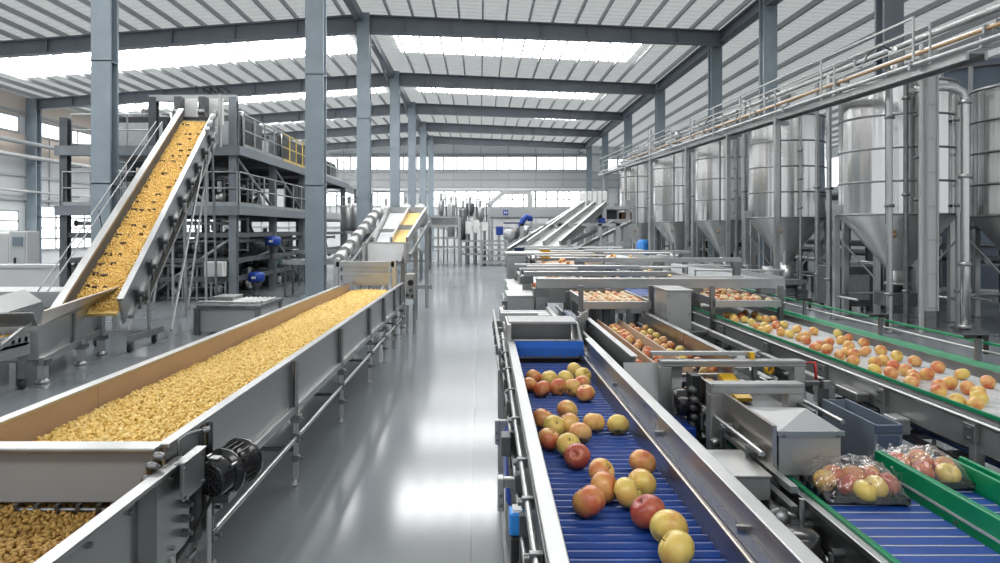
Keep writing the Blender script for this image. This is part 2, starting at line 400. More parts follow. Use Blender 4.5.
# girders along the column lines
mb = MB(); mb.box(XE - .18, XE + .18, 8, YB, roofz(XE) - .75, roofz(XE) - .68); mb.box(XE - .03, XE + .03, 8, YB, roofz(XE) - .68, roofz(XE) - .3); mb.box(XE - .18, XE + .18, 8, YB, roofz(XE) - .3, roofz(XE) - .24)
struct(mb.build('girder_beam', 'beam_paint'), 'dark girder along the right column line', 'beam')
mb = MB(); mb.box(XR - .15, XR + .15, 10, YB, ZRIDGE - .6, ZRIDGE - .2)
for yy in (30.6, 41.8, 51.8, 61.0):
    mb.tube((XR, yy, ZRIDGE - 1.2), (XR, yy + 4.5, ZRIDGE - .5), .06, 6); mb.tube((XR, yy + 9, ZRIDGE - 1.2), (XR, yy + 4.5, ZRIDGE - .5), .06, 6)
struct(mb.build('ridge_beam', 'beam_paint'), 'dark ridge girder along the left column line', 'beam')

# back wall
struct(MB().box(XW, XRW, YB, YB + .25, 0, 12.4).build('wall_back', 'wall_panel'), 'pale panelled back wall', 'wall')
def win(x0, x1, z0, z1, label, nx, nz):
    global NWIN
    NWIN += 1; mb = MB().box(x0, x1, YB - .05, YB, z0, z1)
    w = mb.build('window_%d' % NWIN, 'window_glow'); struct(w, label, 'window')
    mb = MB(); 
    for i in range(nx + 1):
        x = x0 + (x1 - x0) * i / nx; mb.box(x - .06, x + .06, YB - .1, YB, z0, z1)
    for i in range(nz + 1):
        z = z0 + (z1 - z0) * i / nz; mb.box(x0, x1, YB - .1, YB, z - .05, z + .05)
    mb.build('window_frame', 'girt', w)
win(-16.5, 11.6, 8.45, 9.85, 'clerestory window band across the back wall', 20, 1)
win(-16.5, -8, 4.6, 6.1, 'lower window band on the back wall behind the left columns', 6, 1)
win(-5, 11.8, 4.5, 6.2, 'lower window band on the back wall above the far machines', 14, 2)
win(12.8, 30, 8.0, 9.6, 'clerestory window band behind the silos', 10, 1)
mb = MB()
for z in (2.4, 3.6, 6.6, 7.4, 8.2, 10.1): mb.box(XW, XRW, YB - .14, YB, z - .08, z + .08)
for x in np.arange(-26, 33, 2.9): mb.box(x - .04, x + .04, YB - .12, YB, 0, 11.5)
struct(mb.build('trim_2', 'girt'), 'grey girts on the back wall', 'girts')
struct(MB().box(XW, XRW, YB - .08, YB, 6.7, 8.1).build('trim_3', 'wall_grey'), 'grey panel band on the back wall', 'wall band')
for (x, z, s) in ((XU(452, YB), 6.9, 1.4), (XU(558, YB), 6.9, 1.4)):
    pass
mb = MB(); mb.box(-16, 12, YB - .5, YB - .2, 6.25, 6.5)
struct(mb.build('trim_4', 'white_paint'), 'white rail along the back wall below the grey band', 'rail')

# left wall
struct(MB().box(XW - .25, XW, 8, YB, 0, 10.2).build('wall_left', 'wall_panel'), 'pale panelled left wall', 'wall')
struct(MB().box(XW, XW + .05, 8, YB, 6.5, 7.75).build('trim_5', 'wall_beige'), 'beige band under the left clerestory windows', 'wall band')
struct(MB().box(XW, XW + .05, 8, YB, 8.8, 10.0).build('trim_6', 'wall_beige'), 'beige band above the left clerestory windows', 'wall band')
struct(MB().box(XW, XW + .04, 8, YB, 4.1, 6.4).build('trim_7', 'wall_grey'), 'grey wall panels on the left wall', 'wall band')
def lwin(y0, y1, z0, z1, label, ny, nz):
    global NWIN
    NWIN += 1; w = MB().box(XW, XW + .06, y0, y1, z0, z1).build('window_%d' % NWIN, 'window_glow'); struct(w, label, 'window')
    mb = MB()
    for i in range(ny + 1):
        y = y0 + (y1 - y0) * i / ny; mb.box(XW, XW + .12, y - .06, y + .06, z0, z1)
    for i in range(nz + 1):
        z = z0 + (z1 - z0) * i / nz; mb.box(XW, XW + .12, y0, y1, z - .05, z + .05)
    mb.build('window_frame', 'girt', w)
for i, (y0, y1) in enumerate(((31.6, 40.8), (42.8, 50.8), (52.8, 60), (62, 72))):
    lwin(y0, y1, 7.8, 8.7, ['clerestory window at the left edge above the pipes', 'clerestory window between the two left wall columns', 'clerestory window behind the inclined belt', 'clerestory window at the far corner of the left wall'][i], 4, 1)
    lwin(y0, y1, .9, 3.55 if i != 0 else 3.2, ['tall gridded window behind the control cabinet', 'tall gridded window beside the inclined belt', 'tall gridded window behind the platform', 'tall gridded window at the far corner'][i], 5, 4)
mb = MB()
for z in (3.9, 5.3, 6.45, 9.0): mb.box(XW, XW + .15, 8, YB, z - .07, z + .07)
for y in np.arange(30, 73, 2.3): mb.box(XW, XW + .09, y - .04, y + .04, 3.6, 7.7)
struct(mb.build('trim_8', 'girt'), 'grey girts on the left wall', 'girts')
# pipes along the left wall
for i, (z, r, x, l) in enumerate(((7.15, .13, XW + .7, 'thick grey pipe run high along the left wall'), (6.35, .13, XW + .7, 'pale pipe run along the left wall below the thick pipe'), (4.35, .07, XW + .6, 'thin pipe run low along the left wall'))):
    t = thing('wall_pipe', l, 'pipe', (x, 45, z))
    MB().tube((x, 14, z), (x, 60.5, z), r, 10).build('pipe_run', 'girt' if i == 0 else 'pale', t)
    for y in (34.5, 38, 46, 50, 56): MB().box(XW, x + r + .03, y - .05, y + .05, z - r - .06, z - r + .02).build('bracket', 'galv', t)
# right wall (behind the silos)
struct(MB().box(XRW, XRW + .25, 8, YB, 0, 10.3).build('wall_right', 'wall_panel'), 'pale right wall behind the silos', 'wall')
NWIN += 1
struct(MB().box(XRW - .05, XRW, 20, 72, 6.3, 9.0).build('window_%d' % NWIN, 'window_glow'), 'window band on the right wall behind the silos', 'window')

# camera, world, settings
cam = bpy.data.cameras.new('camera'); co = bpy.data.objects.new('camera', cam); COL.objects.link(co)
co.location = (0, 0, CZ); co.rotation_euler = (PI / 2, 0, 0)
cam.sensor_width = 36; cam.lens = 25.2; cam.shift_x = .02; cam.shift_y = -.0515; cam.clip_start = .05; cam.clip_end = 300
SC.camera = co
w = bpy.data.worlds.new('world'); SC.world = w; w.use_nodes = True
bg = w.node_tree.nodes['Background']; bg.inputs[0].default_value = (.93, .97, 1.0, 1); bg.inputs[1].default_value = .6
SC.view_settings.view_transform = 'Standard'; SC.view_settings.look = 'None'; SC.view_settings.gamma = 1; SC.view_settings.exposure = 0.36
SC.view_settings.use_curve_mapping = False
cy = SC.cycles; cy.use_denoising = True; cy.max_bounces = 7; cy.diffuse_bounces = 4; cy.glossy_bounces = 4; cy.transparent_max_bounces = 16
cy.caustics_reflective = False; cy.caustics_refractive = False; cy.sample_clamp_indirect = 6
# ================================================================ helper: heaps of snack pellets (one mass of thousands)
def ico(level):
    bm = bmesh.new(); bmesh.ops.create_icosphere(bm, subdivisions=level, radius=1)
    v = np.array([x.co[:] for x in bm.verts]); f = np.array([[y.index for y in q.verts] for q in bm.faces]); bm.free(); return v, f
ICO = {1: ico(1), 2: ico(2)}
def pellet_mass(name, mtl, pts, size, label, cat, level=1, seed=1, base=None, tilt=None):
    """pts: (n,3) centres in the world; size (n,) half length. Every piece is a small bent capsule turned its own way."""
    rs = np.random.RandomState(seed); V, Fc = ICO[level]; n = len(pts); nv = len(V)
    q = rs.normal(size=(n, 4)); q[:, 0] *= 1.2; q[:, 3] *= 1.2; q[:, 1:3] *= .55; q /= np.linalg.norm(q, axis=1)[:, None]
    w, x, y, z = q.T
    R = np.stack([1 - 2 * (y * y + z * z), 2 * (x * y - z * w), 2 * (x * z + y * w), 2 * (x * y + z * w), 1 - 2 * (x * x + z * z), 2 * (y * z - x * w),
                  2 * (x * z - y * w), 2 * (y * z + x * w), 1 - 2 * (x * x + y * y)], 1).reshape(n, 3, 3)
    asp = np.stack([np.ones(n), rs.uniform(.6, .82, n), rs.uniform(.56, .76, n)], 1)
    loc = V[None] * (asp * size[:, None])[:, None, :]
    loc[:, :, 2] += (loc[:, :, 0] ** 2) / size[:, None] * .35
    P = np.einsum('nij,nkj->nki', R, loc) + pts[:, None, :]
    vs = P.reshape(-1, 3); fs = (Fc[None] + (np.arange(n) * nv)[:, None, None]).reshape(-1, 3)
    org = np.array([pts[:, 0].mean(), pts[:, 1].mean(), pts[:, 2].min()])
    me = bpy.data.meshes.new(name); vs = vs - org
    if base is not None:
        bv, bf = base; bv = np.array(bv) - org; off = len(vs)
        vs = np.concatenate([vs, bv]); quads = [tuple(off + i for i in q_) for q_ in bf]
    else: quads = []
    nf = len(fs)
    me.vertices.add(len(vs)); me.vertices.foreach_set('co', vs.astype(np.float32).ravel())
    li = list(fs.ravel()); starts = list(range(0, nf * 3, 3)); tot = [3] * nf
    for q_ in quads: starts.append(len(li)); li.extend(q_); tot.append(len(q_))
    me.loops.add(len(li)); me.loops.foreach_set('vertex_index', np.array(li, dtype=np.int32))
    me.polygons.add(len(starts)); me.polygons.foreach_set('loop_start', np.array(starts, dtype=np.int32)); me.polygons.foreach_set('loop_total', np.array(tot, dtype=np.int32))
    me.polygons.foreach_set('use_smooth', [True] * len(starts)); me.materials.append(MATS[mtl]); me.update(calc_edges=True); me.validate()
    o = bpy.data.objects.new(name, me); COL.objects.link(o); o.location = org; ORG[o.name] = Vector(org)
    return tag(o, label, cat, kind='stuff')
def bump2(x, y): return .5 * math.sin(2.3 * x + 1.1 * y) + .5 * math.sin(1.7 * y - 1.9 * x + 1) 

# ================================================================ main golden trough conveyor
XL, XRr = -2.60, -1.56; ZR = 1.05; YN, YE = 3.40, 13.9
t = thing('trough_conveyor', 'long stainless trough conveyor with painted tan reflection inside, carrying golden snack pellets, on tubular legs', 'conveyor', (-2.08, 8.6, 0))
mb = MB()
ys = [YN, 4.75, 7.4, 10.2, YE]
for a, c in zip(ys, ys[1:]): mb.box(XL - .01, XL + .012, a + .003, c - .003, .66, ZR - .01)
mb.build('inner_face', 'tan_panel', t)  # added sheet: pellets mirrored in the steel wall, painted as tan
mb = MB()
for a, c in zip(ys, ys[1:]): mb.box(XL - .045, XL - .012, a, c, .62, ZR - .005)
mb.build('side_panel', 'steel', t)
leg_y = [3.92, 5.76, 7.66, 9.66, 11.1, 12.5, 13.5]
ps = [YN + .02] + leg_y
for a, c in zip(ps, ps[1:]):
    MB().box(XRr, XRr + .02, a + .01, c - .01, .66, ZR - .012).build('side_panel', 'steel', t, bevel=.004)
MB().box(XRr - .012, XRr + .05, YN, YE, ZR - .012, ZR + .012).build('rail', 'steel', t, bevel=.005)
MB().box(XL - .06, XL + .014, YN, YE, ZR - .01, ZR + .014).build('rail', 'steel', t, bevel=.005)
MB().box(XRr - .005, XRr + .055, YN + .1, YE, .60, .66).build('lower_rail', 'steel_light', t, bevel=.006)
MB().box(XL - .02, XRr + .02, YN + .05, YE, .60, .63).build('bottom_pan', 'steel_dark', t)
# front plate with folded lip
mb = MB(); x0 = XL - .25; x1 = XRr - .0
mb.hexa([(x0, YN, .775), (x1 - .135, YN, .775), (x1 - .135, YN + .05, .775), (x0, YN + .05, .775), (x0, YN - .0, ZR - .01), (x1, YN - .0, ZR - .01), (x1, YN + .03, ZR - .01), (x0, YN + .03, ZR - .01)])
mb.build('front_plate', 'steel_matte', t, bevel=.006)
MB().box(x0, x1 + .01, YN - .07, YN + .05, ZR - .012, ZR + .01).build('front_lip', 'steel', t, bevel=.006)
mb = MB().tube((x0, YN - .01, .745), (x1 - .14, YN - .01, .745), .013, 8)
for k in range(11): mb.box(x0 + .1 + k * .1, x0 + .12 + k * .1, YN - .03, YN, .735, .775)
mb.build('front_tie_rod', 'steel_dark', t)
mb = MB().plate([(x1 + .005, YN - .02, ZR - .012), (x1 - .13, YN - .02, .775), (x1 - .13, YN + .25, .775), (x1 + .005, YN + .25, ZR - .012)], .01)
mb.build('corner_gusset', 'steel', t)
for y in leg_y:
    lx = XRr + .045
    lg = MB().tube((lx, y, .06), (lx, y, ZR - .03), .021, 10).build('leg', 'steel_dark' if y < 4 else 'steel', t)
    MB().lathe((lx, y, 0), [(0, 0), (.032, 0), (.032, .012), (.014, .03), (.014, .075), (0, .075)], 10).build('foot', 'steel', lg)
    for (z, w_, h_) in ((.55, .04, .06), (.395, .035, .07), (.225, .03, .05)): MB().box(lx - w_, lx + w_, y - w_ * .9, y + w_ * .9, z - h_ / 2, z + h_ / 2).tube((lx + w_ - .005, y, z), (lx + .065, y, z), .012, 6).build('clamp', 'steel_dark', lg, bevel=.003)
    MB().box(XRr + .018, XRr + .035, y - .075, y - .045, .60, ZR - .02).build('post_strip', 'steel_dark', t)
    lx2 = XL - .05
    lg = MB().tube((lx2, y, .06), (lx2, y, ZR - .05), .021, 8).build('leg', 'steel', t)
    MB().lathe((lx2, y, 0), [(0, 0), (.032, 0), (.032, .012), (.014, .03), (.014, .075), (0, .075)], 8).build('foot', 'steel', lg)
    MB().tube((lx, y, .30), (lx2, y, .30), .017, 8).build('cross_bar', 'steel_dark', t)
MB().tube((XRr + .05, 3.6, .395), (XRr + .05, YE, .395), .019, 8).build('stretcher_pipe', 'steel', t)
MB().tube((XL - .05, 3.6, .395), (XL - .05, YE, .395), .019, 8).build('stretcher_pipe', 'steel', t)
# electric motor on the outside
c = Vector((-1.375, 3.80, .80)); ax = Vector((.30, .94, .10)).normalized(); K = .84
mo = MB().lathe(c, [(r * K, z * K) for r, z in ((0, -.17), (.098, -.17), (.112, -.155), (.118, -.06), (.118, -.04), (.150, -.035), (.150, -.01), (.128, 0), (.128, .14), (.15, .145), (.15, .175), (.07, .18), (.07, .24), (0, .24))], 28, ax).build('motor', 'black_gloss', t)
u = ax.cross(Vector((0, 0, 1))).normalized(); v = u.cross(ax)
mb = MB()
for k in range(20):
    a = 2 * PI * k / 20; e = u * math.cos(a) + v * math.sin(a)
    mb.beam(c + e * .130 * K, c + e * .130 * K + ax * .14 * K, .006, .016, e)
mb.build('cooling_fins', 'black', mo)
mb = MB()
for r in (.03, .055, .08): mb.path([c - ax * .148 + (u * math.cos(2 * PI * k / 24) + v * math.sin(2 * PI * k / 24)) * r * K for k in range(25)], .003, 5)
for k in range(8):
    e = u * math.cos(PI * k / 4) + v * math.sin(PI * k / 4); mb.tube(c - ax * .148, c - ax * .148 + e * .08, .0035, 5)
mb.build('fan_grille', 'dark_machine', mo)
for k in range(4):
    e = u * math.cos(PI * k / 2 + .6) + v * math.sin(PI * k / 2 + .6); MB().tube(c - ax * .075 + e * .112, c - ax * .02 + e * .112, .010, 6).build('tie_bolt', 'steel', mo)
pt = c + v * .0 + Vector((0, 0, .101)) - ax * .085
MB().plate([pt + u * .026 - ax * .026, pt + u * .026 + ax * .013, pt - u * .026 + ax * .013, pt - u * .026 - ax * .026], -.005, v).build('rating_plate', 'paper', mo)
MB().path([c + Vector((-.03, -.10, -.09)), c + Vector((-.07, -.2, -.20)), c + Vector((-.08, -.3, -.25)), c + Vector((-.09, -.5, -.30)), c + Vector((-.1, -.8, -.36))], .010, 8).build('cable', 'rubber', mo)
MB().box(-1.5, -1.38, 3.84, 3.98, .60, .73).build('motor_bracket', 'steel_dark', t)
# drive bracket and bearing cluster
MB().box(-1.405, -1.392, 3.29, 3.54, .82, 1.00).build('gear_plate', 'steel_light', t, bevel=.004)
MB().box(-1.43, -1.405, 3.33, 3.52, .83, .99).build('gear_housing', 'steel_satin', t, bevel=.004)
MB().box(-1.435, -1.385, 3.28, 3.55, .998, 1.006).build('gear_lid', 'steel_light', t)
MB().bolts_each([(-1.392, y, z) for y in (3.295, 3.515) for z in (.84, .98)], .009, .010, (1, 0, 0), 'plate_bolt', 'steel_dark', t)
MB().path([(-1.47, 3.42, 1.0), (-1.47, 3.42, 1.075), (-1.44, 3.44, 1.095), (-1.37, 3.48, 1.105)], .010, 8).build('clamp_lever', 'steel_dark', t)
MB().tube((-1.375, 3.477, 1.103), (-1.345, 3.49, 1.108), .016, 8).build('lever_grip', 'steel_dark', t)
for (dx, dy, dz) in ((0, 0, 0), (.01, .05, .03), (-.02, .07, -.03), (.0, -.04, -.045)):
    MB().lathe((-1.52 + dx, 3.24 + dy, 1.005 + dz), [(0, -.02), (.018, -.02), (.022, -.01), (.022, .012), (.014, .02), (.014, .03), (0, .03)], 10, (1, -.2, .1)).build('adjuster_knob', 'steel_dark', t)
for z in (.62, .69, .76):
    MB().lathe((-1.435, 3.42, z), [(0, -.02), (.022, -.02), (.022, .012), (.012, .014), (.012, .03), (0, .03)], 6, (1, 0, 0), False).build('bearing', 'steel_dark', t)
MB().box(-1.50, -1.455, 3.58, 3.66, .5, .84).build('bearing_block', 'shade_grey', t)
MB().box(-1.50, -1.44, 3.70, 3.76, 0, .80).build('leg', 'steel', t, bevel=.004)
MB().box(-1.56, -1.51, 3.62, 3.68, 0, .78).build('leg', 'steel_satin', t, bevel=.004)

# the heap in the trough
rs = np.random.RandomState(3)
def heapz(x, y): return .875 + .035 * bump2(x * 2, y * 1.2) * .4 + .05 * math.cos((x + 2.05) * 2.4) - .02
pts = []; sz = []
y = YN + .1
dens = 0
while y < YE - .05:
    s = .0185 if y < 6 else (.021 if y < 9 else .026); st = s * 1.28
    nx = int((XRr - XL - .04) / st)
    for i in range(nx):
        x = XL + .03 + (i + .5) * st + rs.uniform(-.5, .5) * st
        pts.append((x, y + rs.uniform(-.5, .5) * st, heapz(x, y) + rs.uniform(-.006, .016))); sz.append(s * rs.uniform(.8, 1.15))
    y += st * .95
gx = np.linspace(XL + .012, XRr - .002, 9); gy = np.linspace(YN + .04, YE, 60)
bv = [(x, y, heapz(x, y) - .012) for y in gy for x in gx]; bf = [(j * 9 + i, j * 9 + i + 1, (j + 1) * 9 + i + 1, (j + 1) * 9 + i) for j in range(59) for i in range(8)]
pellet_mass('snack_pellets', 'golden', np.array(pts), np.array(sz), 'golden snack pellets heaped in the long trough conveyor', 'snack', seed=5, base=(bv, bf))

# ================================================================ lower discharge conveyor, bottom left
t = thing('discharge_conveyor', 'low stainless conveyor at the bottom left catching pellets below the trough', 'conveyor', (-2.1, 2.4, 0))
MB().box(-1.475, -1.455, 1.2, 3.50, .55, .975).build('side_panel', 'steel', t)
MB().box(-1.50, -1.435, 1.2, 3.46, .965, .985).build('rail', 'steel', t, bevel=.004)
MB().box(-1.455, -1.44, 2.95, 3.12, .30, .96).build('joint_strip', 'steel_dark', t)
MB().box(-1.45, -1.425, 1.2, 3.2, .52, .56).build('lower_rail', 'steel_light', t)
MB().box(-1.445, -1.43, 1.5, 3.14, .22, .54).build('skirt_panel', 'steel_satin', t)
MB().bolts_each([(-1.455, y, z) for y in (1.9, 2.25, 2.6, 2.9, 3.3) for z in (.93, .60)], .012, .014, (1, 0, 0), 'bolt', 'steel_dark', t)
MB().box(-2.95, -2.93, 1.2, 3.50, .55, .975).build('side_panel', 'steel', t)
MB().box(-2.93, -1.475, 1.2, 3.7, .66, .69).build('belt', 'dark_machine', t)
mb = MB()
for k in range(24): mb.box(-1.515, -1.495, 1.7 + k * .085, 1.75 + k * .085, .74, .955)
mb.build('side_guard', 'steel_dark', t)
for (x, y) in ((-1.47, 3.3), (-2.94, 3.3), (-1.47, 1.4), (-2.94, 1.4)):
    MB().box(x - .025, x + .025, y - .025, y + .025, 0, .56).build('leg', 'steel', t)
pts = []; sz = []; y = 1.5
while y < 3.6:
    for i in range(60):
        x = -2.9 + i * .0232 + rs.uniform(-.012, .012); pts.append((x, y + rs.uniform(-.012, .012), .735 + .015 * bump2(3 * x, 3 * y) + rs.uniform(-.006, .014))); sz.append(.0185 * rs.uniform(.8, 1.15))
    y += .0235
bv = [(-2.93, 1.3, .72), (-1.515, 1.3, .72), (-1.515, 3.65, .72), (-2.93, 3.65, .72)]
pellet_mass('snack_pellets', 'golden_shaded', np.array(pts), np.array(sz), 'golden pellets with painted shade on the low conveyor under the front plate', 'snack', seed=9, base=(bv, [(0, 1, 2, 3)]))

# ================================================================ transfer station at the far end of the trough
t = thing('transfer_hopper', 'boxy stainless transfer hopper bridging the far end of the golden trough', 'hopper', (-2.1, 14.5, 0))
mb = MB(); Y0, Y1 = 14.0, 15.6
xa, xb = XU(336, 14), XU(394, 14)
MB().box(xa, xb, Y0, Y0 + .10, ZV(267, 14), ZV(261.5, 14)).build('front_beam', 'steel_light', t, bevel=.006)
MB().box(xa + .1, xb - .12, Y0 + .14, Y0 + .18, .98, ZV(267, 14)).build('curtain', 'steel', t)
MB().box(xa + .06, xb - .06, Y0 + .02, Y0 + .05, 1.20, 1.25).build('tie_bar', 'steel', t)
for x in (xa, xb):
    for y in (Y0, Y1): MB().box(x - .05, x + .05, y, y + .1, 0 if x > -2 else .2, 1.5).build('post', 'steel', t, bevel=.005)
MB().box(xa, xa + .06, Y0, Y1, 1.36, 1.46).build('side_beam', 'steel_light', t); MB().box(xb - .06, xb, Y0, Y1, 1.36, 1.46).build('side_beam', 'steel_light', t)
xa2, xb2 = XU(367, 14.9), XU(405, 14.9)
z0, z1 = ZV(261, 14.9), ZV(244, 14.9)
mb = MB().plate([(xa2 + .06, 14.7, z0), (xb2 - .06, 14.7, z0), (xb2, 14.95, z1), (xa2, 14.95, z1)], .02); mb.build('chute_plate', 'steel_matte', t)
mb = MB().box(xa2 - .06, xa2, 14.65, 15.5, z0 - .05, z1 + .03); mb.box(xb2, xb2 + .06, 14.65, 15.5, z0 - .05, z1 + .03); mb.box(xa2, xb2, 14.95, 15.0, z1 - .02, z1 + .04); mb.build('chute_side', 'steel_light', t, bevel=.006)
MB().plate([(xa, Y0 + .1, 1.46), (xb, Y0 + .1, 1.46), (xb2, 14.7, 1.40), (xa2, 14.7, 1.40)], .02).build('top_cover', 'steel_satin', t)
bx = XU(411, 14); MB().box(bx - .1, bx + .06, 14.0, 14.3, .72, 1.22).build('control_box', 'steel_satin', t, bevel=.01)
MB().tube((bx, 14.0, 1.05), (bx, 13.9, 1.05), .06, 12).build('pulley', 'black', t)
mb = MB()
for (dx, z) in ((.0, .9), (.03, .78), (-.07, .8)): mb.tube((bx + dx, 14.0, z), (bx + dx, 13.93, z), .035, 10)
mb.build('drive_wheels', 'mid_machine', t)
for (x, y) in ((bx - .08, 14.05), (bx + .04, 14.25), (xb + .02, 15.2)): MB().tube((x, y, 0), (x, y, .6), .03, 8).build('leg', 'steel', t)
MB().box(bx + .12, bx + .42, 14.0, 14.04, .92, 1.0).build('side_tray', 'steel_light', t)

t = thing('twin_incline_conveyor', 'inclined twin-lane conveyor behind the transfer hopper, left lane white, right lane golden', 'conveyor', (-2.0, 17, 0))
A = W(372, 244, 15.2); B = W(408, 244, 15.2); C = W(427, 213, 19); D = W(387, 213, 19)
def lane(a, b): return [A.lerp(B, a), A.lerp(B, b), D.lerp(C, b), D.lerp(C, a)]
MB().plate(lane(.08, .52), .06).build('white_lane', 'white_belt', t)
MB().plate(lane(.56, .94), .06).build('golden_lane', 'golden_far', t)
for s in (.03, .54, .97):
    p, q = A.lerp(B, s), D.lerp(C, s); MB().beam(p + Vector((0, 0, .05)), q + Vector((0, 0, .05)), .05, .2).build('side_rail', 'steel', t)
MB().beam(D + Vector((0, .05, .1)), C + Vector((0, .05, .1)), .06, .12).build('head_bar', 'steel', t)
p, q = lane(.56, .94)[:2]; MB().beam(p.lerp(lane(.56, .94)[3], .35) + Vector((0, 0, .1)), q.lerp(lane(.56, .94)[2], .35) + Vector((0, 0, .1)), .05, .12).build('cross_bar', 'steel_light', t)
p, q = lane(.08, .52)[:2]; MB().beam(p.lerp(lane(.08, .52)[3], .25) + Vector((0, 0, .1)), q.lerp(lane(.08, .52)[2], .25) + Vector((0, 0, .1)), .05, .08).build('cross_bar', 'steel_light', t)
for s, h in ((.35, 1), (.98, 1)):
    for p in (A.lerp(D, s), B.lerp(C, s)): MB().box(p.x - .05, p.x + .05, p.y - .05, p.y + .05, 0, p.z).build('leg', 'steel', t)
MB().beam(B + Vector((.05, 0, -.25)), C + Vector((.05, 0, -.25)), .05, .08).build('lower_rail', 'steel_light', t)
t = thing('roller_pipe', 'slanted row of pale pipe couplings climbing left of the twin-lane incline', 'pipe', (-3, 16, 0))
p, q = W(337, 262, 15), W(378, 211, 19)
MB().tube(p, q, .07, 10).build('pipe_run', 'pale', t)
for k in range(8):
    c = p.lerp(q, (k + .5) / 8); MB().tube(c - (q - p).normalized() * .12, c + (q - p).normalized() * .12, .14, 12).build('coupling', 'pale', t)
MB().beam(p + Vector((.25, 0, -.1)), q + Vector((.25, 0, -.1)), .05, .05).build('guide_rail', 'steel', t)
for s in (.15, .5, .9): c = p.lerp(q, s); MB().tube((c.x, c.y, 0), c, .04, 8).build('support', 'steel', t)
# ================================================================ inclined conveyor on the left
P0 = Vector((-6.30, 11.7, 1.07)); P1 = Vector((-7.66, 18.9, 5.02))
fwd = (P1 - P0).normalized(); rgt = fwd.cross(Vector((0, 0, 1))).normalized(); nup = rgt.cross(fwd)
def IC(s, r, n): return P0 + fwd * s + rgt * r + nup * n
LEN = (P1 - P0).length; HW = .36
t = thing('incline_conveyor', 'steep stainless inclined conveyor lifting golden product to the platform tower', 'conveyor', (-6.9, 15, 0))
def ibox(s0, s1, r0, r1, n0, n1): return MB().hexa([IC(s0, r0, n0), IC(s0, r1, n0), IC(s1, r1, n0), IC(s1, r0, n0), IC(s0, r0, n1), IC(s0, r1, n1), IC(s1, r1, n1), IC(s1, r0, n1)])
ibox(-.6, LEN + .15, -HW, HW, -.08, -.03).build('belt', 'golden_far', t)
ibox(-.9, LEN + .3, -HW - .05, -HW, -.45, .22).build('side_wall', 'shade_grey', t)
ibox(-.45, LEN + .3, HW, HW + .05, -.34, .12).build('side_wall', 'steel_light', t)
ibox(-.45, LEN + .3, HW - .01, HW + .09, .10, .15).build('top_rail', 'steel_light', t)
ibox(-.9, LEN + .3, -HW - .12, -HW + .01, .21, .26).build('top_rail', 'steel_light', t)
ibox(-.2, LEN + .2, HW + .02, HW + .10, -.42, -.34).build('lower_rail', 'steel_light', t)
ibox(.7, LEN + .2, HW + .02, HW + .08, -.75, -.68).build('return_rail', 'steel', t)
ibox(.7, LEN, -HW, HW, -.72, -.69).build('return_belt', 'mid_machine', t)
k = .2
while k < LEN:
    mb = ibox(k, k + .10, HW + .05, HW + .12, -.5, -.1); mb.tube(IC(k + .05, HW + .05, -.22), IC(k + .05, HW + .20, -.22), .05, 8)
    mb.build('roller_bracket', 'mid_machine', t); k += .92
k = .15
while k < LEN:
    r = -HW * .9
    while r < HW * .8:
        w_ = random.uniform(.04, .13)
        if random.random() < .5:
            q_ = random.uniform(-.03, .04); MB().hexa([IC(k + q_, r, -.06), IC(k + q_, r + w_, -.06), IC(k + q_ + .06, r + w_, -.06), IC(k + q_ + .06, r, -.06), IC(k + q_, r, .022), IC(k + q_, r + w_, .022), IC(k + q_ + .04, r + w_, .022), IC(k + q_ + .04, r, .022)]).build('cleat', 'stem_brown', t)
        r += w_ + random.uniform(.04, .14)
    k += .36
for r in (-HW - .20, -HW - .34):
    MB().tube(IC(-.6, r, .42), IC(LEN - 1.2, r, .42), .013, 6).build('handrail', 'steel_dark', t)
for s in (.4, 2.2, 4.0, 5.8): MB().tube(IC(s, -HW - .27, -.3), IC(s, -HW - .27, .42), .013, 6).build('rail_post', 'steel_dark', t)
for (s, dy) in ((1.0, 0), (4.4, .6), (7.0, .3)):
    for r in (-HW - .02, HW + .06):
        p = IC(s, r, -.4); MB().tube(p, (p.x, p.y + .05, .12), .035, 8).build('leg', 'steel', t)
for r in (-HW, HW + .06):
    p = IC(6.6, r, -.45); q = IC(1.4, r, -.5); MB().tube(p, (q.x + .15, q.y + .4, .15), .03, 8).build('brace', 'steel_dark', t)
    p = IC(7.6, r, -.45); MB().tube(p, (p.x + .25, p.y - 2.0, .2), .03, 8).build('brace', 'steel_dark', t)
    p = IC(8.0, r, -.45); MB().tube(p, (p.x + .2, p.y - .2, .1), .035, 8).build('brace', 'steel_dark', t)
p = IC(1.0, 0, 0)
MB().box(-6.9, -5.95, 12.55, 12.63, .2, .3).build('base_beam', 'steel', t); MB().box(-6.0, -5.92, 11.9, 13.1, .2, .3).build('base_beam', 'steel_light', t)
for (x, y) in ((-6.0, 12.0), (-6.05, 13.0), (-6.9, 12.6)):
    w_ = MB().lathe((x, y, .075), [(0, -.03), (.06, -.03), (.075, -.02), (.075, .02), (.06, .03), (0, .03)], 14, (1, 0, 0)).build('caster', 'rubber', t)
    MB().box(x - .045, x + .045, y - .03, y + .03, .08, .22).build('fork', 'steel_dark', w_)
# product on the belt
rs = np.random.RandomState(11); pts = []; sz = []; s = -.5
while s < LEN:
    for r in np.arange(-HW + .02, HW, .045):
        if (s - .15) % .36 < .05 and rs.rand() < .2: continue
        p = IC(s + rs.uniform(-.02, .02), r + rs.uniform(-.02, .02), -.012 + rs.uniform(-.012, .018)); pts.append(p[:]); sz.append(.028 * rs.uniform(.8, 1.2))
    s += .042
pellet_mass('snack_pellets', 'golden_far', np.array(pts), np.array(sz), 'golden product carried up the inclined conveyor', 'snack', seed=21)

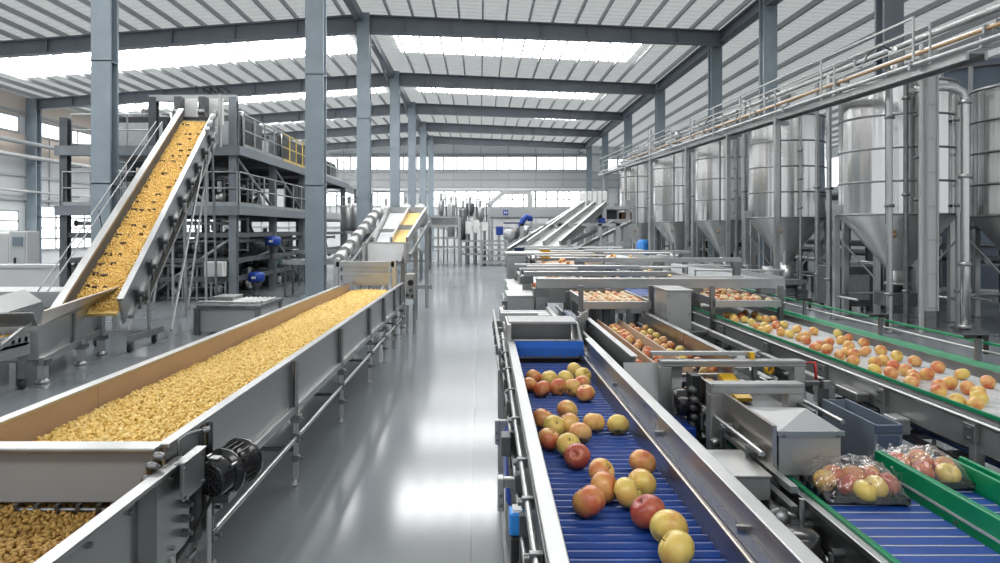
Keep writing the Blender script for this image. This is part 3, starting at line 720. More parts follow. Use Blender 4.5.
# feed hopper at its foot
t = thing('feed_hopper', 'low stainless feed hopper with flared lip at the foot of the inclined conveyor', 'hopper', (-6.6, 10.7, 0))
a = W(38, 326, 9.5); b = W(103, 301, 11.9); c = W(100, 330, 11.9); d = W(39, 362, 9.5); off = Vector((-.9, -.22, 0))
MB().plate([d, c, b, a], .03).build('side_panel', 'steel', t)
MB().plate([d + off, a + off, b + off, c + off], .03).build('side_panel', 'steel', t)
MB().plate([d, a, a + off, d + off], .03).build('end_panel', 'steel_satin', t)
MB().plate([d, d + off, c + off, c], .03).build('bottom_pan', 'steel_dark', t)
l0, l1 = W(33, 311, 9.5), W(113, 286, 11.95)
MB().plate([a + Vector((.03, 0, 0)), b + Vector((.03, 0, 0)), l1 + Vector((.16, 0, 0)), l0 + Vector((.16, 0, .0))], .02).build('flared_lip', 'steel_brown_reflect', t)
e0, e1 = a + off, b + off
MB().plate([e0, e0 + Vector((-.3, -.1, .2)), e1 + Vector((-.3, 0, .2)), e1], .02).build('flared_lip', 'steel_matte', t)
MB().plate([a, l0 + Vector((.16, -.25, 0)), e0 + Vector((-.3, -.25, .2)), e0], .02).build('flared_lip', 'steel_matte', t)
MB().beam(d + Vector((.03, 0, 0)), c + Vector((.03, 0, 0)), .06, .10).build('lower_rail', 'steel_light', t)
m0 = a.lerp(b, .48); m1 = d.lerp(c, .48); MB().beam(m0 + Vector((.02, 0, 0)), m1 + Vector((.02, 0, 0)), .04, .05, (0, 1, 0)).build('panel_strip', 'steel_dark', t)
for (u, Y) in ((43, 9.6), (81, 10.9), (101, 11.8)):
    x = XU(u, Y); h = d.lerp(c, (Y - 9.5) / 2.4).z
    lg = MB().box(x - .05, x + .05, Y - .05, Y + .05, .06, h + .02 if u != 101 else b.z).build('leg', 'steel', t, bevel=.005)
    MB().lathe((x, Y, 0), [(0, 0), (.09, 0), (.09, .03), (.05, .06), (.05, .1), (0, .1)], 10).build('foot', 'steel_light', lg)
    MB().box(x - .95, x - .85, Y - .25, Y - .15, 0, h).build('leg', 'steel', t)
    MB().box(x - .08, x + .08, Y - .08, Y + .08, .25, .33).build('clamp', 'steel_dark', lg)
# small roller table with loose pellets, far left
t = thing('roller_cart', 'small wheeled roller table at the left edge with a few golden pellets', 'cart', (-6.6, 9.2, 0))
xa, xb = -7.3, XU(31, 9.35)
MB().box(xa, xb, 8.55, 9.3, .58, .62).build('deck', 'mid_machine', t)
for k in range(6): MB().tube((xa, 8.6 + k * .13, .66), (xb, 8.6 + k * .13, .66), .035, 10).build('roller', 'steel', t)
MB().box(xb - .05, xb, 8.5, 9.33, .45, .74).build('side_rail', 'steel', t)
MB().beam((xb, 8.4, .50), (xb + .02, 9.3, .86), .04, .05).build('guard_arm', 'steel_light', t)
MB().box(xa, xb, 8.45, 8.5, .42, .5).build('front_bar', 'steel_dark', t); MB().box(xa, xb, 8.45, 8.5, .22, .3).build('front_bar', 'steel', t)
for (x, y) in ((xb - .05, 8.55), (xb - .05, 9.25), (xa, 8.55)):
    MB().box(x - .04, x + .04, y - .04, y + .04, .14, .6).build('leg', 'steel_dark', t)
    MB().lathe((x, y, .07), [(0, -.03), (.055, -.03), (.07, -.015), (.07, .015), (.055, .03), (0, .03)], 12, (1, 0, 0)).build('caster', 'rubber', t)
rs = np.random.RandomState(4); n = 260
pts = np.stack([rs.uniform(xa + .1, xb - .1, n), rs.uniform(8.6, 9.25, n), rs.uniform(.70, .72, n)], 1)
pellet_mass('snack_pellets', 'golden_shaded', pts, np.full(n, .03), 'scattered golden pellets on the small roller table at the left edge', 'snack', seed=2)
# long white tables and control cabinet, left
t = thing('steel_trough_table', 'long shallow pale steel table left of the inclined conveyor', 'table', (-9.2, 13.5, 0))
MB().box(-11.5, -7.35, 12.8, 14.8, .78, .90).build('top', 'pale', t, bevel=.01); MB().box(-11.5, -7.35, 12.7, 12.8, .70, .98).build('rim', 'steel_light', t)
MB().box(-11.5, -7.4, 13.2, 14.5, .55, .78).build('tray', 'steel_dark', t)
for (x, y) in ((-7.6, 13.0), (-7.6, 14.6), (-11.2, 13.0), (-11.2, 14.6)): MB().box(x - .05, x + .05, y - .05, y + .05, 0, .78).build('leg', 'steel', t)
t = thing('steel_trough_table', 'low grey steel table behind the feed hopper at the left edge', 'table', (-8.3, 11, 0))
MB().box(-10.5, -7.45, 10.3, 11.9, .80, .85).build('top', 'steel_satin', t); MB().box(-10.5, -7.45, 10.2, 10.3, .66, .92).build('rim', 'steel', t)
for (x, y) in ((-7.55, 10.4), (-7.55, 11.8), (-10.3, 10.4)): MB().box(x - .05, x + .05, y - .05, y + .05, 0, .8).build('leg', 'steel', t)
t = thing('control_cabinet', 'tall grey control cabinet with a small screen by the left wall column', 'cabinet', (XU(20, 24), 24, 0))
x0, x1 = XU(9, 24), XU(27, 24); z1 = ZV(231, 24)
MB().box(x0, x1, 24, 24.7, .3, z1).build('body', 'wall_grey', t, bevel=.02); MB().box(x0 + .05, x1 - .05, 23.97, 24, .35, z1 - .05).build('door', 'girt', t)
MB().box(x0 + .15, x1 - .12, 23.94, 23.97, ZV(246, 24), ZV(237, 24)).build('screen', 'screen', t); MB().box(x0, x1, 24, 24.7, 0, .3).build('plinth', 'mid_machine', t)
MB().box(x0 + .2, x0 + .26, 23.93, 23.97, .9, 1.15).build('handle', 'black', t)
t = thing('switch_cabinet', 'wide white switch cabinet at the left edge beside the grey control cabinet', 'cabinet', (XU(-5, 24), 24, 0))
MB().box(XU(-40, 24), XU(8.5, 24), 24.1, 24.9, .3, ZV(232, 24)).build('body', 'white_paint', t, bevel=.02); MB().box(XU(-15, 24), XU(7, 24), 24.07, 24.1, .4, ZV(234, 24)).build('door', 'pale', t)
MB().box(XU(-40, 24), XU(8.5, 24), 24.1, 24.9, 0, .3).build('plinth', 'mid_machine', t)
t = thing('plinth_counter', 'long low grey counter in front of the left wall window', 'counter', (XU(50, 22), 22, 0))
MB().box(XU(-30, 22), XU(66, 22), 22, 22.8, 0, ZV(268, 22)).build('body', 'wall_grey', t); MB().box(XU(-30, 22), XU(66, 22), 21.95, 22.85, ZV(268, 22), ZV(265, 22)).build('top', 'pale', t)

# ================================================================ platform tower
t = thing('platform_tower', 'tall grey steel platform tower with railed decks at the head of the inclined conveyor', 'platform', (-9, 26, 0))
XT = [-7.25, -9.6, -12.2]; YT = [20.6, 24.5, 28.5, 32.5, 37.0]
for x in XT:
    for y in YT:
        top = 6.0 if (y < 21 and x > -10) else (5.4 if y < 26 else 4.7)
        mb = MB().box(x - .11, x + .11, y - .11, y - .085, 0, top); mb.box(x - .11, x + .11, y + .085, y + .11, 0, top); mb.box(x - .015, x + .015, y - .1, y + .1, 0, top); mb.box(x - .16, x + .16, y - .16, y + .16, 0, .03)
        mb.build('post', 'platform_paint' if x < -8 else 'tower_grey', t)
MB().box(-9.7, -7.15, 20.5, 20.7, 5.88, 6.06).build('head_beam', 'girt', t)
for (z, nm) in ((4.5, 'deck'), (2.75, 'deck')):
    MB().box(-12.4, -7.05, 20.4 if z < 4 else 20.9, 37.4, z - .03, z).build('deck', 'platform_paint', t)
    MB().box(-7.1, -7.0, 20.4, 37.4, z - .2, z + .06).build('edge_beam', 'tower_grey', t); MB().box(-12.4, -7.05, 20.38, 20.46, z - .22, z + .06).build('edge_beam', 'tower_grey', t)
    for y in YT: MB().box(-12.3, -7.1, y - .06, y + .06, z - .22, z - .03).build('joist', 'platform_paint', t)
MB().box(-7.1, -6.98, 28, 46, 2.62, 2.86).build('walkway_fascia', 'pale', t)
MB().box(-8.2, -7.0, 37, 46, 2.6, 2.7).build('walkway_deck', 'galv', t)
MB().box(-8.2, -7.0, 37, 46, 4.4, 4.5).build('walkway_deck', 'galv', t)
for y in (40, 43, 46): MB().box(-7.2, -7.05, y - .08, y + .08, 0, 4.5).build('post', 'galv', t); 
for z in (1.95, 1.2, .65):
    for x in XT: MB().box(x - .06, x + .06, 20.6, 37, z - .07, z + .07).build('side_beam', 'platform_paint', t)
    for y in YT[:3]: MB().box(-12.2, -7.25, y - .06, y + .06, z - .07, z + .07).build('cross_beam', 'platform_paint', t)
for (y0, z0, y1, z1) in ((20.7, 4.3, 24.4, 2.9), (24.6, 1.9, 28.4, .1), (28.6, 2.6, 32.4, .4), (28.4, 2.9, 24.6, 4.3)):
    MB().tube((-7.25, y0, z0), (-7.25, y1, z1), .05, 6).build('brace', 'galv', t); MB().tube((-9.6, y0, z0), (-9.6, y1, z1), .05, 6).build('brace', 'platform_paint', t)
MB().tube((-7.3, 20.7, 1.9), (-9.6, 20.7, .3), .05, 6).build('brace', 'galv', t); MB().tube((-9.5, 20.7, 4.2), (-8.1, 20.7, 2.9), .05, 6).build('brace', 'galv', t)
def railing(parent, x0, y0, x1, y1, z, n, mt, h=1.05):
    p, q = Vector((x0, y0, z)), Vector((x1, y1, z)); mb = MB()
    for hh in (h, h * .55): mb.tube(p + Vector((0, 0, hh)), q + Vector((0, 0, hh)), .025, 6)
    for k in range(n + 1): c = p.lerp(q, k / n); mb.tube(c, c + Vector((0, 0, h)), .025, 6)
    mb.beam(p + Vector((0, 0, .1)), q + Vector((0, 0, .1)), .015, .14)
    return mb.build('railing', mt, parent)
railing(t, -7.05, 20.9, -7.05, 25, 4.5, 4, 'galv'); railing(t, -7.05, 25, -7.05, 31.5, 4.5, 7, 'yellow_rail'); railing(t, -7.05, 31.5, -7.05, 46, 4.5, 9, 'pale', 1.1)
railing(t, -12.2, 20.9, -9.7, 20.9, 4.5, 3, 'galv')
railing(t, -7.05, 20.5, -7.05, 30, 2.75, 8, 'galv'); railing(t, -7.05, 30, -7.05, 46, 2.75, 11, 'pale'); railing(t, -12.2, 20.45, -7.1, 20.45, 2.75, 6, 'galv')
# portal above the head of the incline, with drive gear
t2 = thing('head_drive', 'drive gear and white shrouds at the top of the inclined conveyor', 'machine', (-7.7, 19.4, 4.5))
for u in (178.5, 203): x = XU(u, 19.6); MB().box(x - .09, x + .09, 19.5, 19.8, 5.0, ZV(97, 19.6)).build('drive_post', 'mid_machine', t2)
for u in (186, 213): x = XU(u, 19.7); MB().box(x - .35, x + .2, 19.95, 20.0, 5.1, 5.85).build('shroud', 'white_paint', t2)
for k, u in enumerate((178, 203)):
    x = XU(u, 19.4); MB().lathe((x, 19.3, 5.35), [(0, -.08), (.07, -.08), (.08, 0), (.07, .08), (0, .08)], 12, (1, 0, 0)).build('gear', 'steel_dark', t2)
    MB().lathe((x, 19.3, 5.05), [(0, -.12), (.09, -.12), (.11, 0), (.09, .12), (0, .12)], 12, (0, 1, 0)).build('gear', 'steel_dark', t2)
MB().box(XU(182, 18.9), XU(211, 18.9), 18.95, 19.05, 5.08, 5.16).build('head_roller_guard', 'dark_machine', t2)
for k in range(6):
    a = IC(LEN - 1.0 + .25 * k, HW + .1, .15); MB().lathe(a, [(0, -.05), (.09, -.05), (.09, .05), (0, .05)], 10, (1, .2, 0)).build('gear', 'steel_dark' if k % 2 else 'steel', t2)
MB().tube((-7.2, 19.4, 5.85), (-7.2, 19.4, 4.4), .05, 8).build('conduit', 'pale', t2)
mb = MB()
for k in range(4): mb.path([(-8.0 + .2 * k, 19.8, 6.0), (-8.0 + .2 * k, 19.7, 6.15), (-7.8 + .2 * k, 19.8, 6.1), (-7.7 + .2 * k, 19.9, 6.0)], .02, 6)
mb.build('hoses', 'rubber', t2)

# machines on and under the platform
def drum(name, label, p, q, r, mt, group=None, cat='vessel', legs=True, z0=0):
    p, q = Vector(p), Vector(q); d = (q - p); L = d.length; ax = d / L
    tt = thing(name, label, cat, ((p.x + q.x) / 2, (p.y + q.y) / 2, z0), group)
    MB().lathe(p, [(0, 0), (r * .55, .0), (r * .9, .07 * L), (r, .14 * L), (r, .86 * L), (r * .9, .93 * L), (r * .55, L), (0, L)], 20, ax).build('shell', mt, tt)
    mb = MB()
    for s in (.2, .5, .8): mb.lathe(p + ax * L * s, [(r * 1.0, -.03), (r * 1.06, -.03), (r * 1.06, .03), (r * 1.0, .03)], 20, ax)
    mb.build('flange', 'mid_machine', tt)
    if legs:
        for s in (.25, .75):
            c = p + ax * L * s; MB().box(c.x - .08, c.x + .08, c.y - .06, c.y + .06, z0, c.z - r * .8).build('saddle', 'platform_paint', tt)
    return tt
drum('process_drum', 'long dark horizontal drum on the ground level of the platform tower', (-8.2, 24.7, 1.5), (-8.2, 28.3, 1.5), .42, 'mid_machine')
drum('process_drum', 'teal horizontal vessel beneath the blue motors', (-7.6, 25.2, .95), (-7.6, 28.3, .95), .2, 'teal', z0=.7)
drum('process_drum', 'grey drum behind the front posts of the tower', (-11.5, 22.5, 1.5), (-8.2, 22.5, 1.5), .32, 'mid_machine', z0=1.27)
for i, (x, y, z, l) in enumerate(((-7.0, 21.9, .62, 'round blue motor low on the tower beside the white box'), (-7.0, 23.7, 1.72, 'round blue motor higher up beside the dark drum'))):
    tt = thing('blue_motor', l, 'motor', (x, y, z - .5), 'blue motors on the platform tower')
    MB().lathe((x, y, z), [(0, -.14), (.22, -.14), (.26, -.08), (.26, .10), (.2, .16), (0, .18)], 20).build('casing', 'blue_motor', tt)
    MB().lathe((x, y, z - .14), [(.16, 0), (.16, -.1), (.1, -.14), (.1, -.4), (.14, -.45), (0, -.45)], 14).build('stand', 'mid_machine', tt)
    MB().box(x - .06, x + .06, y - .29, y - .24, z - .03, z + .04).build('rating_plate', 'paper', tt)
    MB().box(x - .3, x + .3, y - .3, y + .3, z - .62, z - .58).build('mount', 'platform_paint', tt)
tt = thing('junction_box', 'white junction box hung on the front of the tower', 'box', (XU(212, 19.9), 20.3, .9))
MB().box(XU(202, 20), XU(221, 20), 20.15, 20.45, ZV(277, 20), ZV(262, 20)).build('body', 'white_paint', tt, bevel=.01); MB().box(XU(203, 20), XU(220, 20), 20.12, 20.15, ZV(276, 20), ZV(263, 20)).build('door', 'pale', tt)
MB().box(XU(218, 20), XU(222, 20), 20.45, 20.6, .75, 1.2).build('mount', 'platform_paint', tt)
# roller decks, pumps and racks filling the tower
def roller_deck(name, label, x0, x1, y0, y1, z, n, group=None, zf=None):
    tt = thing(name, label, 'roller conveyor', ((x0 + x1) / 2, (y0 + y1) / 2, zf if zf is not None else 0), group)
    for y in (y0, y1): MB().box(x0, x1, y - .03, y + .03, z - .09, z + .06).build('frame_rail', 'galv', tt)
    for k in range(n):
        x = x0 + (x1 - x0) * (k + .5) / n; MB().tube((x, y0, z), (x, y1, z), .05, 8).build('roller', 'steel', tt)
    for x in (x0 + .08, x1 - .08):
        for y in (y0, y1): MB().box(x - .03, x + .03, y - .03, y + .03, zf if zf is not None else 0, z - .05).build('leg', 'platform_paint', tt)
    return tt
def pump(label, x, y, z, mt, group=None, s=1.0):
    z += .004
    tt = thing('pump', label, 'pump', (x, y, z), group)
    MB().box(x - .3 * s, x + .3 * s, y - .18 * s, y + .18 * s, z, z + .08 * s).build('base', 'mid_machine', tt)
    MB().lathe((x - .3 * s, y, z + .28 * s), [(0, 0), (.12 * s, 0), (.16 * s, .04), (.16 * s, .3 * s), (.1 * s, .34 * s), (0, .34 * s)], 14, (1, 0, 0)).build('motor', mt, tt)
    MB().lathe((x + .16 * s, y, z + .28 * s), [(0, -.08 * s), (.19 * s, -.08 * s), (.2 * s, 0), (.19 * s, .08 * s), (0, .08 * s)], 16, (1, 0, 0)).build('volute', 'steel', tt)
    MB().tube((x + .16 * s, y, z + .4 * s), (x + .16 * s, y, z + .75 * s), .06 * s, 10).build('outlet', 'steel', tt)
    return tt
G = 'process machines inside the platform tower'
roller_deck('roller_deck', 'roller deck under the dark drum of the tower', -9.3, -7.4, 24.8, 28.2, .55, 8)
roller_deck('roller_deck', 'roller deck on the far ground level beside the tall front column', -9.3, -7.5, 28.8, 32.2, .75, 8)
roller_deck('roller_deck', 'roller deck at the back of the tower below the pale walkway', -9.3, -7.5, 32.9, 36.6, 1.1, 8)
for i, (x, y, z, mt, l) in enumerate(((-9.0, 21.3, 0, 'mid_machine', 'pump on the floor under the white junction box'), (-10.6, 21.2, 0, 'steel_dark', 'pump behind the braces of the inclined conveyor'), (-7.9, 23.4, 0, 'black', 'black pump below the lower blue motor'),
      (-8.9, 21.6, 1.27, 'steel_dark', 'pump on the first shelf beam of the tower front'), (-11.2, 21.0, 2.75, 'mid_machine', 'pump on the middle deck left of the incline head'), (-8.3, 21.8, 2.75, 'black', 'black pump on the middle deck behind the front railing'), (-8.3, 25.6, 2.75, 'mid_machine', 'grey pump on the middle deck behind the side railing'))):
    pump(l, x, y, z, mt, s=1.15)
def cabinet_machine(label, x0, x1, y0, y1, z0, z1, mt, name='process_machine'):
    z0 += .004
    tt = thing(name, label, 'machine', ((x0 + x1) / 2, (y0 + y1) / 2, z0))
    MB().box(x0, x1, y0, y1, z0 + .12, z1).build('housing', mt, tt, bevel=.02)
    for x in (x0 + .08, x1 - .08):
        for y in (y0 + .08, y1 - .08): MB().box(x - .05, x + .05, y - .05, y + .05, z0, z0 + .14).build('foot', 'platform_paint', tt)
    n = max(1, int((y1 - y0) / .9)); w = (y1 - y0) / n
    for k in range(n): MB().box(x1, x1 + .03, y0 + k * w + .06, y0 + (k + 1) * w - .06, z0 + .25, z1 - .12).build('door', 'mid_machine' if k % 2 else 'dark_machine', tt)
    MB().box(x0 + .15, x1 - .15, y0 - .03, y0, z0 + .3, z1 - .2).build('panel', 'galv', tt)
    MB().tube(((x0 + x1) / 2, (y0 + y1) / 2, z1), ((x0 + x1) / 2, (y0 + y1) / 2, z1 + .35), .12, 12).build('duct', 'steel_dark', tt)
    MB().path([(x1 + .06, y0 + .1, z0 + .2), (x1 + .06, y0 + .1, z1 + .12), (x1 - .3, y0 + .3, z1 + .12)], .04, 8).build('pipe', 'steel', tt)
    return tt
cabinet_machine('dark machine block on the upper deck behind the yellow railing', -8.6, -7.5, 26.2, 30.6, 4.5, 5.65, 'dark_machine')
cabinet_machine('dark machine on the upper deck behind the near grey railing', -8.6, -7.6, 22.2, 24.4, 4.5, 5.75, 'mid_machine')
cabinet_machine('dark machine on the upper deck next to the tall front column', -8.6, -7.5, 32.2, 36.4, 4.5, 5.5, 'dark_machine')
cabinet_machine('dark box machine left of the incline head on the upper deck', -12.0, -9.9, 22.2, 23.6, 4.5, 5.7, 'dark_machine')
cabinet_machine('dark machine on the ground behind the lower blue motor', -9.4, -8.3, 23.2, 24.3, 0, 1.05, 'dark_machine')
cabinet_machine('dark machine at ground level behind the incline braces', -12.0, -9.9, 22.2, 24.2, 0, 1.15, 'dark_machine')
cabinet_machine('dark machine at ground level behind the roller deck', -11.6, -9.9, 25.2, 28.2, 0, 1.6, 'dark_machine')
cabinet_machine('dark machine at ground level far inside the tower', -11.6, -9.8, 29.2, 32.2, 0, 1.8, 'dark_machine')
cabinet_machine('dark machine at the rear of the ground level', -11.6, -9.8, 33.0, 36.6, 0, 1.85, 'dark_machine')
cabinet_machine('dark cabinet row on the middle deck left of the first post', -12.0, -10.2, 23.2, 24.3, 2.75, 3.9, 'dark_machine')
cabinet_machine('dark cabinet row in the middle of the middle deck', -10.8, -9.8, 25.4, 28.2, 2.75, 3.9, 'dark_machine')
for i, (y, l) in enumerate(((29.6, 'slim grey vertical vessel on the middle deck, nearest of three'), (31.0, 'slim grey vertical vessel on the middle deck, middle of three'), (35.0, 'slim grey vertical vessel on the middle deck, farthest of three'))):
    tt = thing('vertical_vessel', l, 'vessel', (-8.0, y, 2.75), 'vertical vessels on the middle deck')
    MB().lathe((-8.0, y, 2.95), [(0, 0), (.2, .08), (.28, .16), (.28, 1.1), (.2, 1.2), (0, 1.25)], 16).build('shell', 'steel_dark', tt)
    for k in range(3): MB().tube((-8.0 + .22 * math.cos(k * 2.1), y + .22 * math.sin(k * 2.1), 2.75), (-8.0 + .22 * math.cos(k * 2.1), y + .22 * math.sin(k * 2.1), 3.2), .03, 6).build('leg', 'galv', tt)
# pipes through the tower
for i, (pts, r, mt, l) in enumerate((([(-7.4, 20.9, 1.05), (-7.4, 23, 1.2), (-7.4, 25.3, 1.4)], .045, 'pale', 'pale slanting pipe between the two blue motors'),
      ([(-9.6, 20.9, 1.75), (-8.4, 20.9, 1.75), (-7.6, 21.2, 1.75), (-7.5, 24, 1.75), (-7.5, 36, 1.75)], .06, 'steel_dark', 'dark pipe under the middle deck of the tower'),
      ([(-12, 20.8, 1.05), (-7.4, 20.8, 1.05)], .05, 'galv', 'grey pipe across the tower front above the floor pumps'),
      ([(-12, 20.8, 2.3), (-7.4, 20.8, 2.3)], .06, 'galv', 'grey pipe across the tower front just under the middle deck'),
      ([(-7.35, 29, 2.0), (-7.3, 33, 1.55), (-7.2, 33.4, .95)], .06, 'pale', 'bent pale pipe dropping beside the tall front column'))):
    tt = thing('tower_pipe', l, 'pipe', pts[0]); MB().path(pts, r, 8).build('pipe_run', mt, tt)
    for p in (pts[0], pts[-1]): MB().lathe(p, [(0, -.02), (r * 1.6, -.02), (r * 1.6, .02), (0, .02)], 12, Vector(pts[1]) - Vector(pts[0])).build('flange', 'mid_machine', tt)

# light steel equipment racks that fill the bays of the tower
for i, (x0, x1, y0, y1, z0, z1, nx, nz, l) in enumerate(((-9.3, -7.6, 20.9, 21.0, .02, 1.05, 5, 4, 'steel equipment rack low in the first front bay of the tower'), (-11.9, -9.9, 20.9, 21.0, .02, 1.05, 6, 4, 'steel equipment rack low behind the inclined conveyor braces'), (-9.3, -7.6, 22.9, 23.0, 1.4, 2.5, 5, 3, 'steel equipment rack under the middle deck in the front bay'),
        (-7.45, -7.4, 24.9, 28.1, .02, 1.05, 6, 4, 'steel equipment rack along the tower side between the second and third posts'), (-7.45, -7.4, 28.9, 32.1, 1.35, 2.5, 6, 3, 'steel equipment rack under the middle deck along the tower side'), (-9.2, -7.6, 24.1, 24.2, 2.77, 3.9, 5, 3, 'steel equipment rack standing on the middle deck'))):
    tt = thing('equipment_rack', l, 'rack', ((x0 + x1) / 2, (y0 + y1) / 2, z0))
    along_x = (x1 - x0) > (y1 - y0)
    for k in range(nx):
        s = k / (nx - 1); x = x0 + (x1 - x0) * s if along_x else x0; y = y0 if along_x else y0 + (y1 - y0) * s
        MB().box(x - .025, x + .025, y - .025, y + .025, z0, z1).build('upright', 'galv', tt)
        if k < nx - 1:
            xx = x + ((x1 - x0) / (nx - 1) * .5 if along_x else 0); yy = y + (0 if along_x else (y1 - y0) / (nx - 1) * .5); zz = z0 + (z1 - z0) * (.25 + .5 * ((k * 37 + i * 11) % 10) / 10)
            MB().lathe((xx, yy, zz), [(0, -.12), (.10, -.12), (.12, -.05), (.12, .08), (.06, .13), (0, .13)], 12).build('valve', ('steel', 'mid_machine', 'steel_dark', 'pale')[(k + i) % 4], tt)
    for k in range(nz):
        z = z0 + .05 + (z1 - z0 - .1) * k / (nz - 1)
        MB().box(x0, x1 if along_x else x0 + .03, y0, y0 + .03 if along_x else y1, z - .02, z + .02).build('rail', 'steel_dark' if k % 2 else 'galv', tt)
# steel machine standing in front of the tower
t = thing('bench_machine', 'grey steel bench machine standing between the golden trough and the tower', 'machine', (XU(228, 14.2), 14.8, 0))
x0, x1 = XU(197, 14), XU(258, 14)
MB().box(x0 + .05, x1, 14.05, 15.5, .06, ZV(309, 14)).build('housing', 'pale', t); MB().box(x0, x1 + .05, 13.95, 15.6, ZV(309, 14), ZV(305, 14)).build('top', 'steel_dark', t, bevel=.01)
for x in (x0, x1):
    for y in (14.0, 15.5): MB().box(x - .05, x + .05, y - .05, y + .05, 0, ZV(308, 14)).build('leg', 'steel_dark', t)
MB().box(x0 + .1, x0 + .55, 14.5, 15.1, ZV(305, 14), ZV(299, 14)).build('head_unit', 'steel_satin', t, bevel=.01)
for k in range(7): MB().tube((x0 + .6 + .1 * k, 14.3, ZV(304, 14)), (x0 + .6 + .1 * k, 15.2, ZV(304, 14)), .035, 8).build('roller', 'steel', t)
mb = MB().tube((x0, 14.1, ZV(302, 14)), (x1, 14.1, ZV(303, 14)), .02, 6); mb.tube((x0 + .6, 14.1, .55), (x0 + .6, 14.1, .7), .02, 6); mb.build('guide_rail', 'steel', t)
# ================================================================ apples
def apple_mesh(name, mtl, seg=28, det=True):
    prof = [(0, .052), (.10, .058), (.2, .082), (.34, .105), (.5, .105), (.68, .07), (.84, 0.0)]
    P = []
    n = 15
    for k in range(n + 1):                 # bottom to top, apple silhouette with dimples at both ends
        t = PI * k / n
        r = math.sin(t) ** .88 * (1 + .06 * math.cos(t)) if 0 < k < n else 0
        z = -math.cos(t) * .88
        d = math.exp(-(r / .26) ** 2)
        z += (.20 * d if z < 0 else -.30 * d)
        P.append((r, z))
    mb = MB().lathe((0, 0, 0), [(r * .0435, z * .0435) for r, z in P], seg)
    me = bpy.data.meshes.new(name); me.from_pydata(mb.v, [], mb.f); me.polygons.foreach_set('use_smooth', mb.sm); me.materials.append(MATS[mtl])
    bm = bmesh.new(); bm.from_mesh(me); bmesh.ops.remove_doubles(bm, verts=bm.verts, dist=.0004)
    for v in bm.verts:
        a = math.atan2(v.co.y, v.co.x); v.co.x *= 1 + .025 * math.sin(2 * a + 1); v.co.y *= 1 + .025 * math.sin(2 * a + 1)
        v.co.z += .0012 * math.sin(5 * a) * (1 if v.co.z < -.02 else 0)
    bmesh.ops.recalc_face_normals(bm, faces=bm.faces); bm.to_mesh(me); bm.free(); return me
AM = {k: apple_mesh('apple', k) for k in ('apple_yellow', 'apple_blush', 'apple_red', 'apple_crimson', 'apple_peach', 'apple_pale')}
AMS = {k: apple_mesh('apple', k, 14) for k in ('apple_yellow', 'apple_blush', 'apple_red', 'apple_crimson', 'apple_peach', 'apple_pale')}
mbs = MB().path([(0, 0, .020), (.001, 0, .031), (.003, .001, .036), (.004, .001, .038)], .0015, 6)
stem_me = bpy.data.meshes.new('stem'); stem_me.from_pydata(mbs.v, [], mbs.f); stem_me.materials.append(MATS['stem_brown'])
mbs = MB()
for k in range(5):
    a = 2 * PI * k / 5; mbs.add([(0, 0, -.030), (.006 * math.cos(a - .4), .006 * math.sin(a - .4), -.032), (.008 * math.cos(a), .008 * math.sin(a), -.038), (.006 * math.cos(a + .4), .006 * math.sin(a + .4), -.032)], [(0, 1, 2, 3), (3, 2, 1, 0)])
calyx_me = bpy.data.meshes.new('calyx'); calyx_me.from_pydata(mbs.v, [], mbs.f); calyx_me.materials.append(MATS['stem_brown'])
ra = random.Random(12)
def put_apple(loc, kind, label, group, s=1.0, rot=None, parts=True, small=False):
    o = bpy.data.objects.new('apple', (AMS if small else AM)[kind]); COL.objects.link(o)
    o.location = loc; o.scale = (s, s, s * ra.uniform(.92, 1.0))
    o.rotation_euler = rot if rot else (ra.uniform(-1.1, 1.1), ra.uniform(-1.1, 1.1), ra.uniform(0, 6.28)); ORG[o.name] = Vector(loc)
    tag(o, label, 'apple', group)
    if parts:
        for nm, me in (('stem', stem_me), ('calyx', calyx_me)):
            c = bpy.data.objects.new(nm, me); COL.objects.link(c); c.parent = o; ORG[c.name] = Vector(loc)
    return o

# ================================================================ blue apple conveyor, foreground
BZ = 1.35
YA0, YA1 = 1.05, 3.95
t = thing('apple_conveyor', 'foreground sorting conveyor with ribbed blue belt between steel side walls', 'conveyor', (.38, 2.5, 0))
mb = MB().box(.165, .56, YA0, YA1, BZ - .05, BZ - .02)
y = YA0
while y < YA1:
    mb.hexa([(.165, y, BZ - .02), (.56, y, BZ - .02), (.56, y + .041, BZ - .02), (.165, y + .041, BZ - .02), (.165, y + .004, BZ - .006), (.56, y + .004, BZ - .006), (.56, y + .036, BZ - .006), (.165, y + .036, BZ - .006)])
    mb.hexa([(.165, y + .010, BZ - .006), (.56, y + .010, BZ - .006), (.56, y + .026, BZ - .006), (.165, y + .026, BZ - .006), (.165, y + .014, BZ + .001), (.56, y + .014, BZ + .001), (.56, y + .022, BZ + .001), (.165, y + .022, BZ + .001)])
    y += .0435
mb.build('belt', 'blue_belt', t)
# left wall (runs in very slightly towards the far end)
def lx(y): return .134 + (y - 1.3) * .010
def wallx(name, mt, x0, x1, z0, z1, y0=YA0, y1=YA1, bev=.003, f=lx):
    return MB().hexa([(f(y0) + x0, y0, z0), (f(y0) + x1, y0, z0), (f(y1) + x1, y1, z0), (f(y1) + x0, y1, z0), (f(y0) + x0, y0, z1), (f(y0) + x1, y0, z1), (f(y1) + x1, y1, z1), (f(y1) + x0, y1, z1)]).build(name, mt, t, bevel=bev)
wallx('side_wall', 'steel_satin', .018, .028, 1.26, 1.475)
wallx('wall_cap', 'steel_satin', -.006, .034, 1.470, 1.482)
wallx('outer_skirt', 'steel_dark', -.004, .006, 1.27, 1.44)
for z, r, dx in ((1.42, .009, .020), (1.30, .008, .028)):
    MB().tube((lx(1.05) - dx, 1.05, z), (lx(4.6) - dx, 4.6, z), r, 10).build('guide_rod', 'steel', t)
